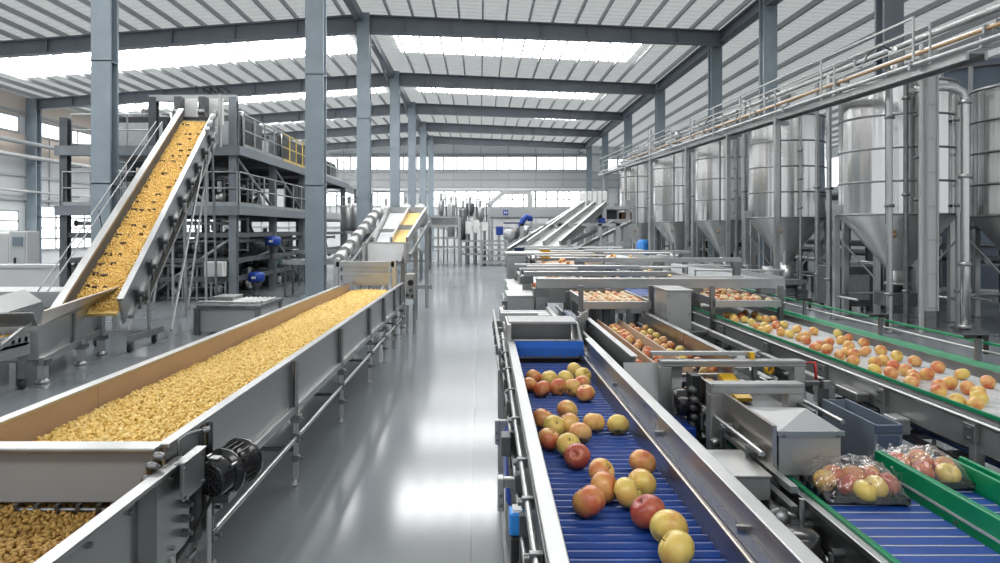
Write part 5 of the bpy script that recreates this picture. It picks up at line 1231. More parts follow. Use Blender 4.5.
bag('right clear plastic bag of apples on a black tray between green guards', 1.625, 2.58, .115, .105, .095, -.06, A2, 'apples in the right bag', 2, '')

# ================================================================ bagging machine between the lanes
t = thing('bagging_machine', 'stainless bagging machine with ridged hood at the head of the packing lanes', 'machine', (1.2, 2.8, 0))
x0, x1, y0, y1 = 1.075, 1.30, 2.52, 2.86
MB().box(x0, x1, y0, y1, 1.215, 1.375).build('hood', 'steel_satin', t, bevel=.004)
MB().add([(x0 - .005, y0 - .008, 1.375), (x1 + .005, y0 - .008, 1.375), (x1 + .005, y1, 1.375), (x0 - .005, y1, 1.375), (1.235, (y0 + y1) / 2 - .04, 1.425), (1.12, (y0 + y1) / 2 + .05, 1.39)], [(0, 1, 4), (1, 2, 4), (2, 3, 5, 4), (3, 0, 5), (0, 4, 5), (3, 2, 1, 0)]).build('hood_roof', 'steel_matte', t)
MB().box(x0 - .008, x1 + .008, y0 - .012, y0, 1.362, 1.378).build('hood_lip', 'steel_light', t)
MB().bolts([(x, y0, 1.36) for x in (1.09, 1.285)], .007, .012).build('hood_bolt', 'steel_dark', t)
MB().box(1.06, 1.36, 2.86, 3.42, 1.31, 1.325).build('infeed_plate', 'steel_dark', t)
MB().box(1.045, 1.06, 2.5, 3.45, 1.24, 1.40).build('side_plate', 'steel_brown_reflect', t); MB().box(1.36, 1.372, 2.86, 3.45, 1.26, 1.36).build('side_plate', 'steel_dark', t)
for z in (1.17, 1.235): MB().box(1.02, 1.045, 2.3, 3.5, z, z + .022).build('guide_rail', 'steel_light', t)
MB().tube((1.40, 2.7, 1.36), (1.40, 3.5, 1.36), .009, 8).build('guide_rod', 'steel', t); MB().tube((1.01, 2.5, 1.30), (1.01, 3.5, 1.30), .009, 8).build('guide_rod', 'steel', t)
MB().hexa([(1.145, 3.12, 1.335), (1.215, 3.12, 1.335), (1.235, 3.42, 1.345), (1.165, 3.42, 1.345), (1.145, 3.12, 1.350), (1.215, 3.12, 1.350), (1.235, 3.42, 1.40), (1.165, 3.42, 1.40)]).build('yellow_flap', 'yellow', t)
MB().box(1.09, 1.135, 3.36, 3.42, 1.30, 1.375).build('yellow_block', 'yellow', t, bevel=.01)
MB().box(1.01, 1.14, 3.36, 3.62, 1.24, 1.255).build('side_shelf', 'pale', t)
for k, y in enumerate((2.62, 2.9, 3.15)):
    mb = MB().lathe((1.03, y, 1.28), [(0, -.03), (.018, -.03), (.022, 0), (.018, .02), (0, .02)], 10, (1, 0, 0)); mb.tube((1.0, y, 1.28), (1.0, y, 1.2), .008, 6); mb.build('knob', 'steel_dark', t)
mb = MB().path([(1.0, 2.95, 1.05), (1.0, 2.95, 1.19), (.99, 2.93, 1.215), (.965, 2.9, 1.22)], .016, 10); mb.build('elbow_pipe', 'steel_light', t)
MB().lathe((1.09, 3.05, 1.10), [(0, -.09), (.05, -.09), (.055, -.06), (.055, .06), (.04, .09), (0, .09)], 14).build('green_motor', 'green_dark', t)
for (x, y) in ((1.06, 2.54), (1.30, 2.54), (1.06, 3.42), (1.34, 3.42)): MB().box(x - .018, x + .018, y - .018, y + .018, 0, 1.25).build('leg', 'steel_dark', t)
for z in (.9, 1.05): MB().box(1.05, 1.34, 2.53, 3.44, z, z + .03).build('shelf_frame', 'dark_machine', t)
# portal frames over it
def portal(label, u0, u1, vtop, Y, tw, zb, mt='steel_satin', w=.07, dpt=.07, h=.045):
    xa, xb = XU(u0, Y), XU(u1, Y); zt = ZV(vtop, Y)
    tt = thing('portal_frame', label, 'frame', ((xa + xb) / 2, Y, 0))
    MB().box(xa, xb, Y, Y + dpt, zt - h, zt).build('top_beam', mt, tt, bevel=.004)
    MB().box(xa + .005, xb - .005, Y - .008, Y + dpt * .4, zt - .012, zt + .003).build('beam_cap', 'steel_light', tt, bevel=.002)
    MB().box(xa, xa + w, Y + .005, Y + dpt, zb, zt - h).build('post', mt, tt, bevel=.004); MB().box(xb - w, xb, Y + .005, Y + dpt, 0, zt - h).build('post', mt, tt, bevel=.004)
    if zb > 0: MB().box(xa - .03, xa + w + .03, Y, Y + dpt + .04, zb - .02, zb).build('foot_plate', 'mid_machine', tt); MB().box(xa + .01, xa + w - .01, Y + .01, Y + dpt - .01, 0, zb - .02).build('lower_post', 'dark_machine', tt)
    return tt
portal('wide steel portal frame over the bagging machine', 711, 805, 384, 3.0, 0, 1.06)
portal('steel portal frame behind the one over the bagging machine', 661, 806, 361, 3.42, 0, 1.06, w=.055, h=.03)
t = thing('cross_bar', 'thin steel bar crossing in front of the three-lane sorter', 'bar', (1.1, 3.5, 0))
MB().box(XU(650, 3.52), XU(756, 3.52), 3.50, 3.53, ZV(355, 3.52), ZV(351, 3.52)).build('bar', 'steel_light', t, bevel=.002)
MB().box(XU(752, 3.52), XU(756, 3.52), 3.50, 3.53, 0, ZV(355, 3.52)).build('post', 'steel_dark', t)
b_ = MB().box(XU(747, 3.52), XU(751, 3.52), 3.47, 3.50, ZV(357.5, 3.52), ZV(351, 3.52)).build('yellow_tag', 'yellow', t)
# silver covered box and the gear below it
t = thing('cover_box', 'plain silver cover box standing left of the left bag of apples', 'box', (.93, 2.55, 0))
MB().box(.862, 1.005, 2.42, 2.70, 1.165, 1.245).build('body', 'steel_satin', t, bevel=.003); MB().box(.858, 1.009, 2.414, 2.704, 1.243, 1.252).build('lid', 'steel_light', t, bevel=.002)
for (x, y) in ((.88, 2.45), (.99, 2.45), (.88, 2.67), (.99, 2.67)): MB().box(x - .012, x + .012, y - .012, y + .012, 0, 1.17).build('leg', 'dark_machine', t)
MB().box(.87, .99, 2.45, 2.68, 1.0, 1.165).build('inner_box', 'black', t)
t = thing('drive_motor', 'black vertical drive motor standing beside the left packing lane', 'motor', (1.0, 2.2, 0))
MB().lathe((.955, 2.10, .83), [(0, 0), (.07, 0), (.075, .02), (.075, .3), (.06, .33), (.06, .36), (.045, .37), (0, .37)], 20).build('casing', 'black_gloss', t)
mb = MB()
for k in range(5): mb.lathe((.955, 2.10, 1.0 + .025 * k), [(.074, -.005), (.080, -.005), (.080, .005), (.074, .005)], 20)
mb.build('cooling_fins', 'mid_machine', t)
MB().box(.90, 1.04, 2.2, 2.34, .80, 1.10).build('gear_case', 'dark_machine', t, bevel=.008); MB().box(.92, 1.06, 2.21, 2.33, 1.10, 1.14).build('top_case', 'mid_machine', t, bevel=.006)
MB().tube((1.03, 2.24, 1.1), (1.03, 2.24, 1.24), .009, 8).build('spindle', 'steel', t); MB().tube((.955, 2.10, 0), (.955, 2.10, .83), .03, 10).build('pedestal', 'dark_machine', t)
MB().path([(.93, 2.62, 1.15), (1.0, 2.52, 1.16), (1.03, 2.42, 1.13), (1.08, 2.38, 1.12)], .018, 8).build('air_hose', 'steel', t)
MB().box(.90, 1.04, 2.34, 2.40, .95, 1.06).build('gear_case', 'dark_machine', t, bevel=.008)
MB().lathe((.97, 2.27, 1.14), [(0, 0), (.03, 0), (.034, .02), (.028, .05), (0, .06)], 12).build('knob', 'steel_dark', t)
t = thing('drive_motor', 'black motor block hanging by the chute of the three-lane sorter', 'motor', (1.0, 3.4, 0))
MB().lathe((.96, 3.30, 1.29), [(0, -.05), (.055, -.05), (.065, -.03), (.065, .04), (.04, .06), (0, .06)], 18, (1, 0, 0)).build('casing', 'black_gloss', t); MB().box(.99, 1.03, 3.26, 3.36, 1.05, 1.42).build('mount_plate', 'dark_machine', t)
mb = MB()
for k in range(6): mb.lathe((.985, 3.22 + .02 * (k % 2), 1.16 + .04 * k), [(0, -.02), (.016, -.02), (.016, .02), (0, .02)], 8, (0, 1, 0))
mb.build('fittings', 'mid_machine', t); MB().box(.99, 1.02, 3.3, 3.34, 0, 1.06).build('post', 'dark_machine', t)
t = thing('drive_casing', 'low dark steel gearbox casing between the blue apple conveyor and the portal frames', 'machine', (.85, 3.1, 0))
MB().box(.75, .93, 2.9, 3.3, .92, 1.14).build('body', 'steel_dark', t, bevel=.008); MB().box(.745, .935, 2.895, 3.305, 1.135, 1.15).build('lid', 'mid_machine', t)
MB().lathe((.84, 3.05, 1.15), [(0, 0), (.04, 0), (.04, .02), (.02, .03), (0, .03)], 14).build('filler_cap', 'steel', t)
MB().box(.93, .985, 3.18, 3.4, 1.10, 1.20).build('blue_valve', 'blue_motor', t, bevel=.006)
for (x, y) in ((.77, 2.93), (.91, 2.93), (.77, 3.27), (.91, 3.27)): MB().box(x - .015, x + .015, y - .015, y + .015, 0, .93).build('leg', 'dark_machine', t)
# small out-feed lane with loose apples seen through the portals
t = thing('return_chute', 'short curved chute with loose apples seen through the portal frames', 'chute', (1.2, 3.9, 0))
MB().box(.99, 1.30, 3.46, 3.535, 1.235, 1.25).build('bed', 'blue_lining', t)
for x in (1.10, 1.2): MB().box(x, x + .015, 3.46, 3.54, 1.25, 1.30).build('divider', 'tan_panel', t)
for x in (1.0, 1.29): MB().box(x - .01, x + .01, 3.47, 3.49, 0, 1.24).build('leg', 'dark_machine', t)
for (x, y, k, l) in ((1.04, 3.50, 'apple_red', 'red apple on the left of the short chute behind the portal frames'), (1.16, 3.50, 'apple_peach', 'peach apple in the middle of the short chute behind the portal frames'), (1.25, 3.49, 'apple_peach', 'peach apple on the right of the short chute behind the portal frames')):
    put_apple((x, y, 1.285), k, l, 'apples on the short chute', .82, parts=False)
# long shelf frame in the dark between sorter and white belt
t = thing('service_frame', 'long dark service frame with conduits between the three-lane sorter and the white-belt conveyor', 'frame', (1.65, 5, 0))
for x in (1.56, 1.84):
    for y in (3.75, 4.6, 5.6, 6.6): MB().box(x - .02, x + .02, y - .02, y + .02, 0, 1.30).build('post', 'steel_dark', t)
for z in (1.28, 1.02): 
    for x in (1.56, 1.84): MB().box(x - .02, x + .02, 3.7, 6.7, z - .02, z + .02).build('rail', 'steel_satin' if z > 1.2 else 'steel_dark', t)
for y in (3.75, 4.6, 5.6, 6.6): MB().box(1.56, 1.84, y - .015, y + .015, 1.27, 1.29).build('cross_bar', 'steel_dark', t)
MB().box(1.57, 1.83, 3.8, 6.6, .9, .93).build('shelf', 'dark_machine', t)
for k, (y, mt) in enumerate(((3.95, 'mid_machine'), (4.4, 'black'), (5.0, 'mid_machine'), (5.5, 'black'))): MB().box(1.60, 1.78, y, y + .28, .93, 1.15).build('drive_box', mt, t, bevel=.008)
MB().box(1.575, 1.60, 4.2, 4.27, 1.07, 1.19).build('label_plate', 'paper', t)
MB().lathe((1.66, 4.02, 1.3), [(.018, -.01), (.03, -.01), (.03, .01), (.018, .01)], 12, (.4, -1, 0)).build('yellow_ring', 'yellow', t)
for z in (1.20, 1.14): MB().tube((1.53, 3.7, z), (1.53, 6.8, z), .011, 8).build('conduit', 'steel', t)
MB().path([(1.74, 3.8, 1.3), (1.74, 3.78, 1.38), (1.80, 3.76, 1.39), (1.80, 3.75, 1.30)], .008, 6).build('red_hose', 'red', t)
MB().hexa([(1.30, 3.56, 1.39), (1.37, 3.56, 1.39), (1.50, 3.98, 1.39), (1.42, 3.98, 1.39), (1.30, 3.56, 1.40), (1.37, 3.56, 1.40), (1.50, 3.98, 1.40), (1.42, 3.98, 1.40)]).build('deflector', 'steel_light', t)
MB().box(1.40, 1.58, 3.94, 3.97, 1.36, 1.39).build('deflector_arm', 'steel_dark', t)
# ================================================================ silos, right
def silo(label, cx, cy, R, zt, zs, za, lim=True, mt='steel_tank'):
    tt = thing('steel_silo', label, 'silo', (cx, cy, 0), 'stainless silos along the right side')
    h = zt - zs
    mb = MB().lathe((cx, cy, 0), [(R, zs), (R, zt)], 48); mb.build('shell', mt, tt)
    MB().lathe((cx, cy, 0), [(R * 1.005, zt), (R * 1.02, zt + .02), (R * .97, zt + .06), (R * .5, zt + .20), (.25, zt + .28), (.25, zt + .40), (0, zt + .41)], 40).build('roof', 'steel_light', tt)
    mb = MB()
    for k in range(5):
        z = zs + h * k / 4; mb.lathe((cx, cy, z), [(R, -.025), (R + .02, -.018), (R + .02, .018), (R, .025)], 48)
    mb.build('hoop', 'steel_dark', tt)
    MB().lathe((cx, cy, 0), [(R, zs), (R * .98, zs - .03), (R * .16, za), (R * .14, za - .02)], 48).build('cone', 'steel_cone', tt)
    MB().lathe((cx, cy, 0), [(R * .14, za), (.2, za - .02), (.2, za - .28), (.26, za - .28), (.26, za - .34), (.16, za - .34), (.16, za - .5), (0, za - .5)], 20).build('outlet', 'steel', tt)
    MB().box(cx - .36, cx + .36, cy - .3, cy + .3, .38, za - .5).build('valve_body', 'mid_machine', tt, bevel=.02)
    mb = MB().lathe((cx - R * .42, cy - R * .62, zs - R * .38), [(0, -.05), (.06, -.05), (.06, .03), (0, .04)], 12, (-.4, -.75, -.3)); mb.build('hatch', 'wood', tt)
    va = math.atan2(-cy, -cx)
    for k, da in enumerate((1.35, 2.1, 2.8, -2.8, -2.1, -1.35)):
        a = va + da; x, y = cx + (R + .06) * math.cos(a), cy + (R + .06) * math.sin(a)
        lg = MB().box(x - .06, x + .06, y - .06, y + .06, 0, zs + .25).build('leg', 'steel', tt)
        MB().box(x - .11, x + .11, y - .11, y + .11, 0, .025).build('foot_plate', 'steel_dark', lg)
        if k in (0, 5): MB().tube((x, y, zs - .45), (cx + .4 * math.cos(a), cy + .4 * math.sin(a), za - .25), .022, 6).build('brace', 'steel', tt)
        a2 = a + .72; x2, y2 = cx + (R + .06) * math.cos(a2), cy + (R + .06) * math.sin(a2)
        MB().tube((x, y, .55), (x2, y2, .55), .03, 6).build('ring_bar', 'steel', tt)
    a = va + .35
    x, y = cx + (R + .05) * math.cos(a), cy + (R + .05) * math.sin(a)
    MB().tube((x, y, .2), (x, y, zt + .1), .04, 8).build('level_pipe', 'steel', tt)
    for z in (zs + .3, zs + 1.2, zs + 2.1): MB().lathe((x, y, z), [(.04, -.03), (.07, -.03), (.07, .03), (.04, .03)], 10).build('pipe_clamp', 'steel_dark', tt)
    a -= .5; x, y = cx + (R + .04) * math.cos(a), cy + (R + .04) * math.sin(a)
    MB().tube((x, y, zs - .2), (x, y, zt + .1), .03, 8).build('cable_pipe', 'steel_dark', tt)
    return tt
silo('largest stainless silo in view, beside the pale vertical cable tray', 9.52, 16.0, 1.185, 5.30, 2.44, 1.19)
silo('stainless silo cut by the right frame edge, right of the bent pipe', 12.42, 15.7, 1.2, 5.24, 2.40, 1.10)
silo('second stainless silo from the front, under the tall grey column', 10.18, 23.3, 1.185, 5.76, 2.50, 1.05)
silo('third stainless silo from the front', 10.24, 29.3, 1.185, 5.88, 2.48, 1.0)
silo('fourth stainless silo from the front', 9.78, 34.6, 1.185, 5.96, 2.48, 1.0)
silo('farthest stainless silo, beside the far inclined conveyor', 9.4, 40.9, 1.185, 6.05, 2.48, 1.0)
t = thing('storage_tank', 'big dark blue-grey tank looming behind the front silos at the right edge', 'tank', (18.2, 25, 0))
MB().lathe((18.2, 25, 0), [(3.2, .2), (3.2, 7.55), (3.0, 7.65), (0, 8.1)], 56).build('shell', 'bin_grey', t)
mb = MB()
for z in (1.6, 3.1, 4.6, 6.1, 7.4): mb.lathe((18.2, 25, z), [(3.2, -.05), (3.24, -.04), (3.24, .04), (3.2, .05)], 56)
mb.build('hoop', 'steel_dark', t)
mb = MB()
for k in range(24):
    a = 2 * PI * k / 24; mb.box(18.2 + 3.22 * math.cos(a) - .05, 18.2 + 3.22 * math.cos(a) + .05, 25 + 3.22 * math.sin(a) - .05, 25 + 3.22 * math.sin(a) + .05, 6.1, 7.4)
mb.build('stiffeners', 'steel', t); MB().lathe((18.2, 25, 0), [(0, 0), (3.3, 0), (3.3, .2), (0, .2)], 40).build('base', 'wall_grey', t)

# walkway and pipe rack along the silo tops (runs down the hall)
WX0, WX1 = 7.80, 8.10
def wz(y): return 4.98 + (y - 15) * .024
t = thing('silo_walkway', 'long railed walkway running along the front of the silo tops', 'walkway', (8.4, 28, 0))
for x in (WX0, WX1): MB().beam((x, 11.2, wz(11.2)), (x, 46, wz(46)), .05, .13).build('edge_beam', 'steel_light', t)
MB().beam(((WX0 + WX1) / 2, 11.2, wz(11.2) + .05), ((WX0 + WX1) / 2, 46, wz(46) + .05), .26, .03).build('grating', 'galv', t)
mb_posts = [12.6, 16.0, 19.2, 21, 23.4, 26, 28.6, 31.5, 34.5, 38, 42, 46]
for y in mb_posts:
    MB().tube((WX0, y, wz(y)), (WX0, y, wz(y) + 1.02), .022, 6).build('rail_post', 'pale', t); MB().tube((WX1, y, wz(y)), (WX1, y, wz(y) + .9), .022, 6).build('rail_post', 'pale', t)
MB().beam((WX0, 12.6, wz(12.6) + 1.0), (WX0, 46, wz(46) + 1.0), .035, .035).build('handrail', 'pale', t); MB().beam((WX0, 12.6, wz(12.6) + .5), (WX0, 46, wz(46) + .5), .025, .025).build('handrail', 'pale', t)
MB().beam((WX1, 12.6, wz(12.6) + .88), (WX1, 46, wz(46) + .88), .045, .045).build('handrail', 'pale', t)
for y in (18.4, 22.0, 26.4, 31.9, 37.5, 44): 
    lg = MB().box(WX0 - .06, WX0 + .06, y - .06, y + .06, 0, wz(y)).build('post', 'steel', t); MB().box(WX0 - .12, WX0 + .12, y - .12, y + .12, 0, .025).build('foot_plate', 'steel_dark', lg)
    MB().box(WX0, WX1, y - .05, y + .05, wz(y) - .22, wz(y) - .1).build('joist', 'steel', t)
for i, (x, dz, r, mt, l) in enumerate(((7.66, .1, .035, 'pale', 'slim pale pipe along the outside of the silo walkway'), (8.98, .75, .04, 'wood', 'thin brownish pipe above the silo walkway'), (8.95, .52, .06, 'pale', 'pale pipe between the silo walkway and the silo tops'), (9.2, .85, .05, 'steel', 'steel pipe above the silo roofs'), (9.5, 1.25, .07, 'pale', 'high pale pipe crossing over the silo roofs'))):
    t = thing('silo_pipe', l, 'pipe', (x, 28, wz(28) + dz))
    MB().tube((x, 9.5, wz(9.5) + dz), (x, 45, wz(45) + dz), r, 10).build('pipe_run', mt, t)
    for y in np.arange(12.4, 45, 5.2): MB().box(x - r - .03, x + r + .03, y - .03, y + .03, wz(y) + dz - r - .05, wz(y) + dz + r + .02).build('pipe_clamp', 'galv', t)
# drive units and fittings above the silos
for i, (cx, cy, zt, l) in enumerate(((9.52, 16.0, 5.30, 'agitator drive on the roof of the largest silo'), (10.18, 23.3, 5.76, 'agitator drive on the roof of the second silo'), (10.24, 29.3, 5.88, 'agitator drive on the roof of the third silo'), (9.78, 34.6, 5.96, 'agitator drive on the roof of the fourth silo'))):
    t = thing('agitator_drive', l, 'motor', (cx, cy, zt + .41))
    MB().lathe((cx, cy, zt + .41), [(0, 0), (.22, 0), (.22, .05), (.12, .08), (.12, .25), (.17, .27), (.17, .55), (.1, .6), (0, .6)], 16).build('casing', 'steel_satin', t)
    MB().box(cx + .12, cx + .32, cy - .1, cy + .1, zt + .7, zt + .9).build('terminal_box', 'white_paint', t)
    MB().path([(cx - .1, cy, zt + .9), (cx - .5, cy - .2, zt + 1.0), (cx - .9, cy - .4, zt + .7), (cx - 1.05, cy - .5, zt + .45)], .03, 8).build('hose', 'steel_dark', t)
# vertical cable tray and bent pipe in front of the largest silo
yy = 14.35
t = thing('cable_tray', 'tall pale vertical cable tray in front of the largest silo', 'cable tray', (XU(931.5, yy), yy, 0))
xa, xb = XU(926.5, yy), XU(937, yy)
MB().box(xa, xb, yy, yy + .12, ZV(311, yy), ZV(50, yy)).build('tray', 'tray_grey', t)
for x in (xa, xb): MB().box(x - .015, x + .015, yy - .04, yy + .12, ZV(311, yy), ZV(50, yy)).build('side_flange', 'pale', t)
for v in range(70, 310, 34): MB().box(xa, xb, yy - .02, yy, ZV(v, yy) - .015, ZV(v, yy) + .015).build('rung', 'steel', t)
MB().tube((xa - .1, yy, 0), (xa - .1, yy, ZV(44, yy)), .045, 10).build('side_pipe', 'pale', t); MB().box(xa, xb, yy + .02, yy + .10, 0, ZV(311, yy)).build('stand', 'steel_dark', t)
t = thing('bent_pipe', 'stainless pipe bending down between the two front silos', 'pipe', (XU(965, yy), yy, 0))
x = XU(965, yy); z = ZV(90, yy)
MB().path([(x - .85, yy + .3, z + .08), (x - .4, yy + .1, z + .08), (x - .18, yy + .03, z + .05), (x - .05, yy, z - .05), (x, yy, z - .22), (x, yy, 1.2), (x, yy, .06)], .085, 14).build('pipe_run', 'pipe', t)
for zz in (z - .25, 3.2, 1.4, .12): MB().lathe((x, yy, zz), [(.085, -.04), (.125, -.04), (.125, .04), (.085, .04)], 14).build('flange', 'steel', t)
MB().box(x - .15, x + .15, yy - .15, yy + .15, 0, .06).build('base_plate', 'steel_dark', t)
for i, (u, Y, v0, r, mt, l) in enumerate(((889.5, 14.2, 88, .06, 'steel', 'slim steel riser pipe in front of the largest silo'), (906, 14.9, 70, .05, 'steel_dark', 'dark riser pipe left of the pale cable tray'), (958, 14.9, 92, .05, 'steel', 'thin riser beside the bent pipe'), (829, 18.5, 75, .07, 'steel', 'steel riser between the largest and the second silo'), (817, 20.5, 80, .06, 'steel_light', 'bright riser beside the second silo'), (744, 25.0, 100, .08, 'steel_light', 'bright riser between the second and the third silo'), (737, 24.6, 110, .05, 'steel_dark', 'dark riser between the second and the third silo'), (693, 31.2, 120, .09, 'steel', 'riser between the third and the fourth silo'), (650, 36.5, 130, .09, 'steel', 'riser left of the fourth silo'))):
    t = thing('riser_pipe', l, 'pipe', (XU(u, Y), Y, 0)); x = XU(u, Y); zt = ZV(v0, Y)
    MB().tube((x, Y, .03), (x, Y, zt), r, 10).build('pipe_run', mt, t); MB().box(x - .1, x + .1, Y - .1, Y + .1, 0, .03).build('base_plate', 'steel_dark', t)
    for k in range(3): MB().lathe((x, Y, .8 + k * (zt - 1.4) / 2), [(r, -.03), (r * 1.6, -.03), (r * 1.6, .03), (r, .03)], 10).build('flange', 'steel_dark', t)
# pumps, benches and pipework at the silo feet
for i, (x, y, l) in enumerate(((9.0, 21.2, 'pump skid below the second silo'), (9.1, 26.8, 'pump skid below the third silo'), (8.7, 32.6, 'pump skid below the fourth silo'), (8.4, 38.5, 'pump skid below the farthest silo'))):
    pump(l, x, y, .35, 'steel_satin', s=1.5); t2 = thing('pump_bench', l.replace('pump skid', 'steel bench carrying the pump'), 'bench', (x, y, 0))
    MB().box(x - .8, x + .8, y - .3, y + .3, .30, .35).build('top', 'steel', t2)
    for (a, b) in ((-.75, -.25), (.75, -.25), (-.75, .25), (.75, .25)): MB().box(x + a - .04, x + a + .04, y + b - .04, y + b + .04, 0, .3).build('leg', 'steel_dark', t2)
    for z in (.12,): MB().box(x - .75, x + .75, y - .27, y - .23, z, z + .05).build('stretcher', 'steel', t2)
for i, (z, x, r, y0, y1, mt, l) in enumerate(((.62, 11.3, .06, 17.2, 30, 'steel_satin', 'long low pipe along the feet of the silos'), (1.15, 11.0, .07, 17.5, 42, 'steel', 'long pipe under the silo cones'), (1.7, 11.6, .1, 17.5, 42, 'steel_dark', 'dark header pipe behind the silo cones'), (2.2, 12.0, .12, 16.5, 42, 'mid_machine', 'thick dark header pipe behind the silos'))):
    t = thing('feed_pipe', l, 'pipe', (x, (y0 + y1) / 2, 0)); MB().tube((x, y0, z), (x, y1, z), r, 10).build('pipe_run', mt, t)
    for y in np.arange(y0 + .4, y1, 3.1): MB().box(x - .035, x + .035, y - .035, y + .035, 0, z - r).build('stand', 'steel_dark', t)
for i, (x0, x1, y, z, l) in enumerate(((10.6, 13.2, 14.0, .55, 'low steel conveyor bench before the right-edge silo'), (8.3, 9.5, 20.6, .6, 'low steel conveyor bench before the second silo'), (8.2, 9.4, 26.2, .7, 'low steel conveyor bench before the third silo'), (7.9, 9.2, 31.9, .7, 'low steel conveyor bench before the fourth silo'))):
    roller_deck('roller_bench', l, x0, x1, y - .25, y + .25, z, 8)
for i, (x, y, s, l) in enumerate(((9.7, 18.6, .9, 'grey machine block behind the largest silo'), (12.2, 20.2, 1.4, 'dark machine block behind the bent pipe'), (11.6, 26.4, .9, 'dark machine block behind the second silo'), (11.9, 32.2, 1.2, 'dark machine block behind the third silo'), (11.6, 38, 1.2, 'dark machine block behind the fourth silo'))):
    cabinet_machine(l, x - s * .5, x + s * .5, y - .6, y + .6, 0, 1.6 * s * .8, 'mid_machine' if i == 0 else 'dark_machine')
t = thing('pipe_rack', 'dark multi-level pipe rack standing behind the silos', 'rack', (13.5, 27, 0))
for y in (19, 23, 27, 31, 36, 42):
    for x in (13.0, 14.2): MB().box(x - .07, x + .07, y - .07, y + .07, 0, 3.4).build('post', 'steel_dark', t)
    for z in (1.2, 2.3, 3.3): MB().box(13.0, 14.2, y - .05, y + .05, z - .06, z + .04).build('cross_bar', 'steel_dark', t)
for z in (1.3, 2.4, 3.4):
    for x in (13.2, 13.6, 14.0): MB().tube((x, 18.2, z), (x, 43, z), .09, 8).build('rack_pipe', 'mid_machine' if x == 13.6 else 'steel_dark', t)
# blue pump far under the silos
t = thing('blue_pump', 'small blue pump under the farthest silo', 'pump', (XU(643, 37), 37, 0))
x = XU(643, 37); MB().lathe((x, 37, .5), [(0, 0), (.3, 0), (.34, .1), (.34, .9), (.2, 1.1), (0, 1.1)], 16).build('casing', 'blue_sensor', t); MB().box(x - .4, x + .4, 36.6, 37.4, 0, .5).build('base', 'dark_machine', t)
# ================================================================ gantries and lanes beyond the sorter (middle right)
def gantry(label, u0, u1, v0, v1, Y, posts, mt='steel_satin', dy=.12):
    xa, xb = XU(u0, Y), XU(u1, Y); za, zb = ZV(v1, Y), ZV(v0, Y)
    tt = thing('gantry_frame', label, 'gantry', ((xa + xb) / 2, Y, 0))
    MB().box(xa, xb, Y, Y + dy, za, zb).build('beam', mt, tt, bevel=.004); MB().box(xa, xb, Y - .012, Y + dy + .03, zb - .01, zb + .008).build('beam_cap', 'steel_light', tt)
    for u in posts:
        x = XU(u, Y); MB().box(x - .045, x + .045, Y + .01, Y + dy - .01, 0, za).build('post', 'steel_light' if u < 560 else 'steel_dark', tt); MB().box(x - .07, x + .07, Y, Y + dy, za - .08, za).build('bracket', 'steel_dark', tt)
    return tt
gantry('longest steel gantry beam crossing above the sorter trays', 537, 772, 279.5, 288.5, 6.6, (541, 577, 696, 768))
gantry('steel gantry beam one row behind the longest one', 524, 668, 272.5, 276.5, 7.6, (527, 590, 664))
gantry('thin steel gantry beam two rows behind the longest one', 527, 640, 266.5, 269.5, 9.0, (530, 600, 637))
gantry('steel gantry beam at the far end of the middle lanes', 575, 742, 258.5, 262, 10.5, (580, 660, 738))
gantry('farthest thin gantry beam before the inclined conveyor', 515, 690, 251, 253.5, 13.5, (519, 600, 686))
def far_lane(label, x0, x1, y0, y1, z, bmt, apples=0, grp=None):
    tt = thing('lane_conveyor', label, 'conveyor', ((x0 + x1) / 2, (y0 + y1) / 2, 0))
    MB().box(x0, x1, y0, y1, z - .05, z).build('bed', bmt, tt)
    for x in (x0, x1): MB().box(x - .015, x + .015, y0, y1, z - .12, z + .07).build('side_wall', 'steel_satin', tt); MB().box(x - .025, x + .025, y0, y1, z + .065, z + .08).build('wall_cap', 'steel_light', tt)
    MB().box(x0, x1, y0 - .02, y0, z - .12, z + .05).build('end_plate', 'steel', tt)
    n = max(2, int((y1 - y0) / 1.5))
    for k in range(n + 1):
        y = y0 + .1 + (y1 - y0 - .2) * k / n
        for x in (x0 - .03, x1 + .03): MB().box(x - .025, x + .025, y - .025, y + .025, 0, z).build('leg', 'steel_dark', tt)
        MB().tube((x0 - .05, y, z + .18), (x1 + .05, y, z + .18), .018, 6).build('cross_rod', 'steel', tt)
        for x in (x0 - .03, x1 + .03): MB().tube((x, y, z), (x, y, z + .19), .016, 6).build('rod_post', 'steel', tt)
    return tt
far_lane('lane conveyor with pale bed just behind the longest gantry', .55, 1.2, 7.7, 10.2, 1.42, 'white_belt')
far_lane('lane conveyor with blue bed right of the pale one', 1.35, 2.0, 6.9, 10.2, 1.40, 'blue_belt')
far_lane('lane conveyor with pale bed continuing the white-belt conveyor', 2.15, 2.85, 7.6, 12, 1.40, 'white_belt')
far_lane('lane conveyor with wooden-toned bed in the distant middle', .9, 1.9, 10.8, 13.2, 1.52, 'tan_panel')
far_lane('lane conveyor with pale bed beside the distant boxes', 2.3, 3.4, 12.6, 17, 1.50, 'white_belt')
far_lane('lane conveyor with grey bed at the foot of the far incline', 1.0, 2.2, 13.8, 18, 1.50, 'galv')
far_lane('pale wide lane conveyor near the silo feet', 3.6, 5.0, 11.5, 18, 1.25, 'galv')
rf = random.Random(6)
